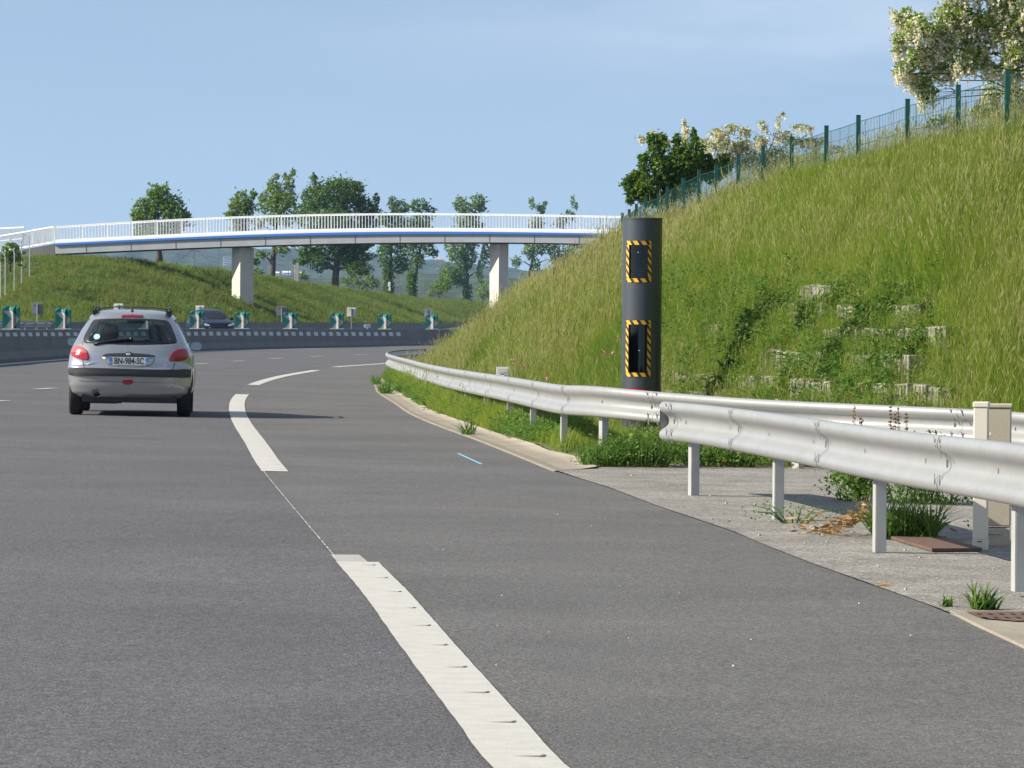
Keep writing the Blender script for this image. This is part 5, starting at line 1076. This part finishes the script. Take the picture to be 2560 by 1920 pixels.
# far houses on the hill
def house(px,py,w_,h_,Yd,label,roof=True,flat=False,stor=2):
    xs_=[-500,0,200,330,420,470,560,650,700,760,830,920,1000,1080,1160]; ys_=[650,640,628,620,619,616,621,624,622,626,634,640,645,653,662]
    zt_=at(px,float(np.interp(px,xs_,ys_)),4000).z
    for Yd in range(3110,4000,6):             # walk along the sight line to the hillside
        t_=(Yd-3100)/900
        if -1.3+(zt_+1.3)*math.sin(t_*math.pi/2)**1.1>=at(px,py+h_/2,Yd).z+1: break
    c=at(px,py+h_/2,Yd); k=Yd/F; W_=w_*k; H_=h_*k; root=thing('far_house',c,label,'house'); mb=MB(); mb.box((0,0,H_*.5 if flat else H_*.32),(W_,W_*.7,H_ if flat else H_*.64)); mb.build('wall',M['house'],root)
    if flat:
        m2=MB()
        for s in range(stor): m2.box((0,-W_*.352,H_*(s+.55)/stor),(W_*.86,.25,H_/stor*.42))
        m2.build('balcony_opening',M['signgrey'],root)
    else:
        m2=MB(); a=W_*.54; b=W_*.4; z0,z1=H_*.64,H_*1.05; m2.add([(-a,-b,z0),(a,-b,z0),(a,b,z0),(-a,b,z0),(-a,0,z1),(a,0,z1)],[(0,1,5,4),(2,3,4,5),(0,4,3),(1,2,5),(0,1,2,3)]); m2.build('roof',M['tile'] if roof else M['house'],root)
house(568,657,20,30,3000,'white apartment block on the hazy hillside left of the pier',flat=True,stor=6)
house(690,684,16,9,3100,'leftmost low white building at the foot of the hazy hill',roof=False)
house(716,683,20,10,3100,'middle low white building at the foot of the hazy hill',roof=False)
house(746,684,16,9,3100,'low white building beside the concrete post, at the hill foot',roof=False)
house(1100,650,22,8,3800,'orange roofed house on the hill skyline')
house(1102,676,22,9,3200,'orange roofed house halfway down the hill')
house(1020,690,16,8,3000,'orange roofed house low on the hill, left of the trunk')
house(1050,689,22,7,3050,'long orange roofed house low on the hill behind the ivy trunk')
# ------------------------------------------------------------------ cars
def evalmesh(o):
    dg=bpy.context.evaluated_depsgraph_get(); return bpy.data.meshes.new_from_object(o.evaluated_get(dg))
class CarShape:
    """closed body skin: horizontal rings, each with a bowed tail, straight flanks and a bowed nose"""
    def __init__(s, keys, p=2.6, q=2.3): s.k=np.array(keys,float); s.p=p; s.q=q      # z, half width, y rear, y front, tail depth, nose depth
    def at(s,z): return [float(np.interp(z,s.k[:,0],s.k[:,j])) for j in range(1,6)]
    def smooth(s,n):
        z=np.linspace(s.k[0,0],s.k[-1,0],400); C=np.stack([np.interp(z,s.k[:,0],s.k[:,j]) for j in range(1,6)],1)
        ker=np.hanning(15); ker/=ker.sum(); 
        for j in range(5): C[:,j]=np.convolve(np.pad(C[:,j],7,'edge'),ker,'valid')
        s.k=np.concatenate([z[:,None],C],1); return s
    def rear(s,x,z):
        w,yr,yf,dr,dn=s.at(z); t=min(abs(x)/w,.9995); return yr+dr*(1-(1-t**s.p)**(1/s.q))
    def front(s,x,z):
        w,yr,yf,dr,dn=s.at(z); t=min(abs(x)/w,.9995); return yf-dn*(1-(1-t**s.p)**(1/s.q))
    def rings(s,zs,inset=0.0,n=40):
        R_=[]
        for z in zs:
            w,yr,yf,dr,dn=s.at(z); w-=inset; yr+=inset*1.2; yf-=inset*1.2; ring=[]
            for a in np.linspace(-math.pi/2,math.pi/2,n): t=math.sin(a); ring.append(Vector((w*t,yr+dr*(1-max(0,1-abs(t)**s.p)**(1/s.q)),z)))
            for a in np.linspace(math.pi/2,-math.pi/2,n): t=math.sin(a); ring.append(Vector((w*t,yf-dn*(1-max(0,1-abs(t)**s.p)**(1/s.q)),z)))
            R_.append(ring)
        return R_
def shell(shape,zlo,zhi,zin_lo,zin_hi,thick=.035,nz=70):
    mb=MB(); zs=list(np.linspace(zlo,zhi,nz)); o=shape.rings(zs); mb.grid(o,0,True,True); n=len(o[0])
    b=len(mb.v)-n; mb.f.append(tuple(range(n-1,-1,-1))); mb.m.append(0); mb.sm.append(False)
    mb.f.append(tuple(range(b,b+n))); mb.m.append(0); mb.sm.append(True)
    mb.inner=len(mb.f); z2=list(np.linspace(zin_lo,zin_hi,30)); i=shape.rings(z2,thick); s0=len(mb.v); mb.grid(i,0,True,True); e0=len(mb.v)-n
    mb.f.append(tuple(range(s0,s0+n))); mb.m.append(0); mb.sm.append(False); mb.f.append(tuple(range(e0+n-1,e0-1,-1))); mb.m.append(0); mb.sm.append(False)
    return mb
def carve(mb,name,mats,parent,cutters,fi=None):
    o=mb.build(name,mats,None); tmp=[]
    if fi is not None:                       # the inner skin of a hollow body faces inwards
        import bmesh
        b=bmesh.new(); b.from_mesh(o.data); b.faces.ensure_lookup_table(); bmesh.ops.reverse_faces(b,faces=b.faces[fi:]); b.to_mesh(o.data); b.free()
    for c in cutters:
        q=c.build('cutter',mats[0]); tmp.append(q); m=o.modifiers.new('cut','BOOLEAN'); m.object=q; m.operation='DIFFERENCE'; m.solver='EXACT'
    me=evalmesh(o); o.modifiers.clear(); old=o.data; o.data=me; me.name=name
    for q in tmp: bpy.data.objects.remove(q)
    o.parent=parent; return o
def fill_poly(poly,n=14):
    """outline (x,z) -> grid of rings shrinking to the centroid, for a curved patch"""
    c=np.mean(poly,axis=0); return [[tuple(c+(np.array(p)-c)*t) for p in poly] for t in np.linspace(1,.04,n)]
def dense(poly,step=.03):
    out=[]
    for k in range(len(poly)):
        a,b=np.array(poly[k]),np.array(poly[(k+1)%len(poly)]); n=max(1,int(np.linalg.norm(b-a)/step)); out+=[tuple(a+(b-a)*i/n) for i in range(n)]
    return out
def rnd(poly,it=2):
    P=[np.array(p,float) for p in poly]
    for _ in range(it): P=[q for k in range(len(P)) for q in (P[k]*.75+P[(k+1)%len(P)]*.25,P[k]*.25+P[(k+1)%len(P)]*.75)]
    return [tuple(p) for p in P]
def patch(fun,poly,lift,thick,mb,m=0,sgn=-1,n=8):
    """raised skin on the body surface y=fun(x,z): sgn -1 faces the tail, +1 the nose"""
    P=dense(poly); Rg=fill_poly(P,n); g=[[Vector((x,fun(x,z)+sgn*lift,z)) for x,z in r] for r in Rg]
    rim=[v-Vector((0,sgn*thick,0)) for v in g[0]]; mb.grid([rim]+g,m,True,True); mb.add(g[-1],[tuple(range(len(P)))],m,True)
def wheel(root,x,y,r,wd,detail=True):
    mb=MB(); n=40; prof=[(-wd/2,r*.66),(-wd/2,r*.93),(-wd/2+.02,r*.985),(-wd*.3,r),(wd*.3,r),(wd/2-.02,r*.985),(wd/2,r*.93),(wd/2,r*.66)]
    mb.grid([[Vector((px_,rr*math.cos(6.2832*k/n),rr*math.sin(6.2832*k/n))) for k in range(n)] for px_,rr in prof],0,True,True)
    w_=mb.build('wheel',M['tyre'],root,loc=Vector((x,y,r)))
    mb=MB(); s=1 if x>0 else -1; xo=s*wd*.42
    mb.grid([[Vector((px_,rr*math.cos(6.2832*k/n),rr*math.sin(6.2832*k/n))) for k in range(n)] for px_,rr in ((-s*wd*.45,r*.66),(-s*wd*.4,r*.60),(xo,r*.62),(xo,r*.16),(xo+s*.01,r*.14),(xo+s*.01,.002))],0,True,True)
    for k in range(8): a=6.2832*k/8; mb.box((xo+s*.004,r*.4*math.cos(a),r*.4*math.sin(a)),(.012,.05,r*.42),1,Matrix.Rotation(-a+math.pi/2+math.pi/2,3,'X'))
    mb.build('rim',[M['rim'],M['black']],w_)
def silver_car():
    c=gr(324.5,1038.6); px_h=F/c.y                       # pixel scale at the rear axle
    root=thing('hatchback_car',c,'silver hatchback driving away on the lane, seen from behind','car',rot=(0,0,0))
    root.rotation_euler=(0,math.atan(CF),R(3.4))
    k=1/889.0; X=lambda u:(u-1077)*k; Z=lambda v:(1532-v)*k
    def PL(pts,tilt=True): return [(X(u),Z(v-((u-1077)*.0165 if tilt else 0))) for u,v in pts]     # undo the roll of the photo
    S=CarShape([(.245,.765,.13,3.70,.30,.45),(.30,.80,.05,3.80,.32,.5),(.40,.822,.015,3.83,.34,.5),(.52,.826,.0,3.84,.36,.5),(.56,.826,-.012,3.84,.36,.5),(.64,.826,-.012,3.80,.36,.5),(.665,.822,.035,3.76,.34,.5),(.72,.816,.05,3.66,.34,.55),(.80,.806,.055,3.50,.34,.6),(.88,.785,.075,3.22,.36,.6),(.95,.755,.105,2.95,.40,.55),(1.0,.73,.15,2.80,.42,.5),(1.10,.685,.27,2.58,.44,.45),(1.20,.635,.40,2.36,.46,.45),(1.28,.59,.50,2.18,.48,.42),(1.33,.555,.55,2.06,.48,.42),(1.365,.515,.62,1.95,.46,.40),(1.39,.46,.76,1.84,.40,.38),(1.405,.38,.95,1.74,.34,.36),(1.415,.22,1.2,1.62,.26,.3)]).smooth(70)
    OY=-.57; off=Vector((0,OY,0))                        # rear axle at the root
    mb=shell(S,.245,1.415,.42,1.385,.035)
    win=PL([(560,640),(600,520),(640,428),(720,408),(1077,398),(1440,412),(1500,440),(1545,540),(1590,650),(1545,672),(1077,682),(620,664)])
    cut=[MB().prism(win,-.6,1.15)]
    cut.append(MB().prism([(-.56,1.0),(.56,1.0),(.47,1.31),(-.47,1.31)],1.9,4))
    for a in ([(1.02,.97),(1.95,.97),(1.80,1.31),(1.10,1.31)],[(2.0,.97),(2.62,.97),(2.22,1.27),(1.86,1.31)],[(.62,1.0),(.95,.98),(1.02,1.30),(.78,1.28)]): cut.append(MB().prism(a,-1.2,1.2,0,'x'))
    for yy in (.57,3.01):
        for sx in (-1,1): q=MB(); q.tube([(sx*.62,yy,.30),(sx*1.0,yy,.30)],.335,32,0,False); cut.append(q)
    q=MB(); q.tube([(X(690),-.5,Z(1268)),(X(690),.35,Z(1268))],.052,20,0,False); cut.append(q)
    body=carve(mb,'body',[M['silver']],root,cut,mb.inner); body.location=off
    def add(name,mats,fn,parent=root,recalc=True,loc=off):
        m_=MB(); fn(m_); return m_.build(name,mats,parent,recalc=recalc,loc=loc)
    rear=S.rear
    glo=PL([(520,655),(524,590),(560,520),(610,410),(660,388),(1077,376),(1450,392),(1520,415),(1560,490),(1605,590),(1628,655),(1600,678),(1077,690),(560,672)])
    def frit(m_):                                       # black glued border of the pane
        O=dense(rnd(glo,1),.03); I_=[]
        cc=np.mean(O,axis=0)
        for p in O:
            d=np.array(p)-cc; I_.append(tuple(cc+d*np.array([.875,.86])))
        m_.grid([[Vector((x,rear(x,z)+dy,z)) for x,z in r] for r,dy in ((O,.02),(O,-.006),(I_,-.006))],0,True,True)
    add('window_frame',M['black'],frit)
    add('rear_window',M['glass'],lambda m_:patch(rear,rnd(glo,1),.002,.003,m_),recalc=True)
    def wind(m_): patch(S.front,[(-.57,.99),(.57,.99),(.48,1.32),(-.48,1.32)],.004,.004,m_,0,1)
    add('windscreen',M['glass'],wind)
    add('brake_light',M['red_dark'],lambda m_:patch(rear,PL([(958,336),(1077,331),(1205,336),(1208,362),(1077,358),(955,362)]),.016,.03,m_))
    ll=[(400,706),(470,704),(530,722),(570,762),(592,820),(594,872),(520,868),(430,845),(378,815),(370,775)]; rl=[(1536,884),(1545,820),(1580,770),(1640,738),(1710,732),(1745,742),(1768,800),(1764,845),(1700,882),(1620,888)]
    for pts,zc,base,low in ((ll,795,'pink','red'),(rl,815,'red','red_dark')):
        def lamp(m_,pts=pts,zc=zc):
            P=PL(rnd(pts,1)); zc_=Z(zc)
            up=clip(P,1,zc_,1); lo=clip(P,1,zc_,-1); patch(rear,up,.014,.05,m_,0); patch(rear,lo,.014,.05,m_,1)
        add('tail_light',[M[base],M[low]],lamp)
    add('bumper_strip',M['trim'],lambda m_:patch(rear,PL(rnd([(352,985),(362,955),(540,958),(1077,972),(1560,985),(1770,972),(1800,990),(1800,1060),(1780,1078),(1560,1075),(1077,1062),(540,1055),(365,1052),(352,1030)],1)),.022,.05,m_,n=10))
    add('fog_light',[M['red'],M['trim']],lambda m_:patch(rear,PL(rnd([(985,1120),(1020,1100),(1077,1097),(1110,1100),(1138,1125),(1100,1155),(1060,1160),(1010,1150)],1)),.012,.03,m_))
    def seams(m_):
        def ln(pts,wd):
            P=PL(pts)
            for a,b in zip(P[:-1],P[1:]):
                n=max(1,int(math.dist(a,b)/.05))
                for i in range(n):
                    u=[a[0]+(b[0]-a[0])*i/n,a[1]+(b[1]-a[1])*i/n]; v=[a[0]+(b[0]-a[0])*(i+1)/n,a[1]+(b[1]-a[1])*(i+1)/n]
                    m_.bar((u[0],rear(*u)-.001,u[1]),(v[0],rear(*v)-.001,v[1]),wd,.004)
        ln([(513,660),(516,705)],.007); ln([(524,868),(530,910),(545,960),(620,968),(1077,978),(1540,985),(1590,972),(1606,900)],.008); ln([(1626,668),(1632,735)],.007)
        ln([(490,1118),(980,1122)],.005); ln([(1140,1130),(1630,1140)],.005)
    add('panel_seam',M['black'],seams)
    def bar_(m_):
        patch(rear,PL(rnd([(748,818),(760,800),(860,790),(1020,788),(1035,775),(1062,770),(1090,775),(1108,788),(1250,795),(1360,812),(1388,832),(1300,830),(1077,828),(820,824)],1)),.024,.05,m_)
    add('tailgate_handle',M['trim'],bar_)
    def recess(m_): patch(rear,PL(rnd([(752,828),(1385,838),(1372,880),(1340,925),(1290,955),(1077,958),(860,945),(810,920),(775,880)],1)),.003,.01,m_)
    add('plate_recess',M['silver'],recess)
    em=add('emblem',M['chrome'],lambda m_:patch(rear,PL(rnd([(1030,800),(1042,785),(1062,779),(1080,785),(1090,800),(1080,812),(1062,816),(1040,812)],1)),.030,.01,m_))
    # number plate: flat panel hung on the tailgate
    zc,xc=Z(884),X(1070); yp=rear(xc,zc)-.028+OY; pr=bpy.data.objects.new('number_plate',None); bpy.data.objects.remove(pr)
    mbp=MB(); mbp.box((0,0,0),(.525,.006,.108)); 
    for s in (-1,1): mbp.box((s*.240,-.0022,0),(.043,.004,.104),1)
    pl=mbp.build('number_plate',[M['plate'],M['plate_blue']],root,loc=(xc,yp,zc))
    text('BN-984-SC',.118,M['ink'],pl,(0,-.0042,.0),sx=.72,bold=.0022)
    text('F',.045,M['white'],pl,(-.240,-.005,-.028)); text('74',.045,M['white'],pl,(.240,-.005,-.026),sx=.9)
    zl=Z(918); xl=X(645); text('PEUGEOT',.040,M['chrome'],root,(xl,rear(xl,zl)-.006+OY,zl),rot=(R(80),0,R(-6)),bold=.001,sx=1.15)
    xl=X(1490); zl=Z(925); text('206',.040,M['chrome'],root,(xl,rear(xl,zl)-.006+OY,zl),rot=(R(80),0,R(6)),bold=.001)
    def wiper(m_):
        a=(X(650),Z(690)); b=(X(1090),Z(622)); P=[(a[0]+(b[0]-a[0])*t,a[1]+(b[1]-a[1])*t+.012*math.sin(t*3.1)) for t in np.linspace(0,1,9)]
        m_.tube([(x,rear(x,z)-.030,z) for x,z in P],[.009,.012,.013,.015,.018,.02,.02,.016,.01],6)
        m_.tube([(x,rear(x,z+.004)-.018,z-.012) for x,z in P],.008,5); x,z=P[-1]; m_.tube([(x,rear(x,z)-.05,z),(x,rear(x,z)+.01,z)],.024,12)
    add('wiper',M['black'],wiper)
    def hook(m_): x,z=X(1535),Z(1175); y=rear(x,z); m_.tube([(x-.022,y-.004,z),(x-.016,y-.018,z),(x+.016,y-.018,z),(x+.022,y-.004,z)],.007,8)
    add('tow_eye_cover',M['chrome'],hook)
    def exh(m_):
        x,z=X(688),Z(1272); m_.grid([[Vector((x+r_*math.cos(6.283*k/20),y_,z-.008+r_*math.sin(6.283*k/20))) for k in range(20)] for y_,r_ in ((.5,.030),(.02,.030),(.018,.026),(.4,.026))],0,True,True); m_.tube([(x-.05,.55,z-.05),(x+.32,.6,z-.05)],.085,14)
    add('exhaust_pipe',M['trim'],exh)
    def under(m_):
        m_.box((0,1.85,.225),(1.45,3.0,.10)); m_.tube([(-.72,.57,.26),(.72,.57,.26)],.04,8); m_.box((0,.42,.235),(1.25,.5,.10)); m_.box((-.35,.5,.205),(.35,.5,.09))
        for sx in (-1,1): m_.box((sx*.50,.6,.27),(.05,.5,.16))
    add('underbody',M['black'],under)
    def aer(m_): m_.tube([(0,.78,1.385),(0,.80,1.425)],[.024,.010],12); m_.tube([(0,.80,1.42),(0,1.0,1.60)],[.004,.002],5)
    add('aerial',M['black'],aer)
    for sx in (-1,1):
        def rr_(m_,sx=sx):
            P=[(sx*.50,.80,1.352),(sx*.495,.84,1.408),(sx*.485,1.0,1.437),(sx*.48,1.5,1.448),(sx*.485,2.0,1.42),(sx*.50,2.08,1.36)]; m_.tube(resample([Vector(p) for p in P],24),.017,8)
            m_.box((sx*.492,.84,1.372),(.075,.12,.06))
        add('roof_rail',M['black'],rr_)
    def cross(m_): m_.tube([(x,1.75,1.452-.03*abs(x/.48)**3) for x in np.linspace(-.48,.48,15)],.008,8)
    add('roof_bar',M['trim'],cross)
    for sx in (-1,1):
        def mir(m_,sx=sx):
            cx,cz=(-.775-.0,.955) if sx<0 else (.845,.93); ring=[]
            for a in np.linspace(0,6.2832,24,endpoint=False): ring.append((1.0*math.copysign(abs(math.cos(a))**.75,math.cos(a))*.082,math.copysign(abs(math.sin(a))**.75,math.sin(a))*.060))
            cx=sx*.845
            m_.grid([[Vector((cx+u*f,y_,cz+v*f)) for u,v in ring] for y_,f in ((2.30,.96),(2.305,1.0),(2.34,1.02),(2.40,.8),(2.43,.35))],0,True,True); m_.add([Vector((cx+u*.35,2.43,cz+v*.35)) for u,v in ring],[tuple(range(24))]); m_.add([Vector((cx+u*.93,2.312,cz+v*.93)) for u,v in ring],[tuple(range(24))],1)
            m_.tube([(sx*.70,2.40,cz-.02),(sx*.80,2.37,cz-.015)],.03,8)
        add('door_mirror',[M['black'],M['mirror']],mir,recalc=False)
    def seats(m_):
        for x in (-.34,.34):
            g=[]
            for z,w_,d in ((.45,.21,.06),(.75,.24,.07),(.95,.235,.065),(1.02,.18,.05)): g.append([Vector((x+w_*math.copysign(abs(math.cos(a))**.6,math.cos(a)),1.78-.10*(z-.45)/.5+d*math.sin(a),z)) for a in np.linspace(0,6.2832,20,endpoint=False)])
            m_.grid(g,0,True,True); m_.add(g[-1],[tuple(range(20))])
            g=[]
            for z,w_,d in ((1.0,.10,.03),(1.03,.135,.05),(1.12,.145,.055),(1.19,.125,.05),(1.215,.07,.03)): g.append([Vector((x+w_*math.copysign(abs(math.cos(a))**.7,math.cos(a)),1.64+d*math.sin(a),z)) for a in np.linspace(0,6.2832,20,endpoint=False)])
            m_.grid(g,0,True,True); m_.add(g[-1],[tuple(range(20))])
        m_.box((0,.95,.70),(1.2,.16,.50)); m_.box((0,.62,.86),(1.22,.62,.02)); m_.box((0,2.45,.82),(1.25,.5,.22)); m_.box((.02,1.98,1.26),(.24,.03,.065))
    add('seats',M['seat'],seats)
    def driver(m_):
        m_.tube(resample([Vector((-.34,1.92,z)) for z in (.92,1.0,1.06,1.14,1.22,1.26)],12),[.17,.16,.12,.075,.065,.085,.098,.102,.10,.09,.07,.03],14)
    stx=add('window_sticker',M['sticker'],lambda m_:patch(rear,PL(rnd([(640,597),(655,570),(680,563),(710,570),(722,597),(708,622),(680,630),(655,622)],1)),.0055,.001,m_))
    for sx in (-1,1): wheel(root,sx*.715,0,.292,.175); wheel(root,sx*.715,2.442,.292,.175)
silver_car()
def dark_car():
    Yd=226; base=at(548,822,Yd); base.z=at(548,772,Yd).z-1.63
    root=thing('crossover_car',base,'dark navy crossover car coming towards us behind the median barrier','car',rot=(0,0,R(16)))
    S=CarShape([(.28,.86,4.2,.10,.4,.35),(.45,.91,4.3,.0,.4,.40),(.70,.925,4.35,.0,.4,.45),(.88,.92,4.3,.10,.4,.5),(1.0,.905,4.2,.45,.4,.6),(1.08,.87,4.15,1.05,.4,.6),(1.2,.80,4.05,1.30,.4,.5),(1.4,.71,3.8,1.70,.35,.42),(1.54,.63,3.6,2.05,.3,.36),(1.60,.5,3.3,2.35,.25,.3),(1.63,.25,2.9,2.7,.1,.1)])
    # nose towards -y: swap roles so that the "front" of the shape is the tail
    S.k[:,[2,3]]=S.k[:,[3,2]]; S.k[:,[4,5]]=S.k[:,[5,4]]; S.smooth(50)
    mb=MB(); o=S.rings(list(np.linspace(.28,1.63,60))); mb.grid(o,0,True,True); mb.add(o[-1],[tuple(range(len(o[-1])))],0,True); mb.add(o[0],[tuple(range(len(o[0])))]); mb.build('body',M['navy'],root)
    f=S.rear
    def add(name,mats,poly,lift=.012,th=.03): m_=MB(); patch(f,poly,lift,th,m_); return m_.build(name,mats,root)
    add('windscreen',M['mirror'] if False else M['black'],rnd([(-.78,1.10),(.78,1.10),(.64,1.50),(-.64,1.50)],1))
    for s in (-1,1): add('headlight',M['headlamp'],rnd([(s*.50,.80),(s*.86,.90),(s*.89,.83),(s*.60,.72),(s*.48,.74)],1))
    add('grille',M['black'],rnd([(-.55,.52),(.55,.52),(.48,.74),(-.48,.74)],1)); add('number_plate',M['plate'],[(-.26,.44),(.26,.44),(.26,.55),(-.26,.55)],.03)
    for s in (-1,1):
        m_=MB()
        for a in ([(1.50,1.08),(2.35,1.10),(2.35,1.46),(2.0,1.44)],[(2.45,1.10),(3.35,1.12),(3.15,1.44),(2.45,1.47)]):
            P=dense(a,.1); c=np.mean(P,axis=0); g=[]
            for t in (1,.6,.2): g.append([Vector((s*(S.at(c[1]+(z-c[1])*t)[0]+.012),c[0]+(y-c[0])*t,c[1]+(z-c[1])*t)) for y,z in P])
            m_.grid(g,0,True,True); m_.add(g[-1],[tuple(range(len(P)))],0)
        m_.build('side_window',M['signgrey'],root)
        m_=MB(); m_.box((s*1.0,1.55,1.10),(.20,.12,.15)); m_.box((s*.9,1.6,1.06),(.1,.05,.05)); m_.build('door_mirror',M['black'],root,bevel=.03)
        for y in (.90,3.5): wheel(root,s*.80,y,.34,.22)
dark_car()
# ------------------------------------------------------------------ the air: one closed box of thin haze
hz=bpy.data.materials.new('haze'); hz.use_nodes=True; t=hz.node_tree; t.nodes.clear(); o_=t.nodes.new('ShaderNodeOutputMaterial'); pv=t.nodes.new('ShaderNodeVolumePrincipled')
pv.inputs['Color'].default_value=(.42,.66,1,1); pv.inputs['Density'].default_value=HAZE_D; pv.inputs['Anisotropy'].default_value=.1; t.links.new(pv.outputs[0],o_.inputs['Volume'])
mb=MB(); mb.box((0,2300,47),(2700,5500,102)); hb=mb.build('haze',hz); tag(hb,'thin pale blue haze filling the air towards the hills','haze',None,'stuff')
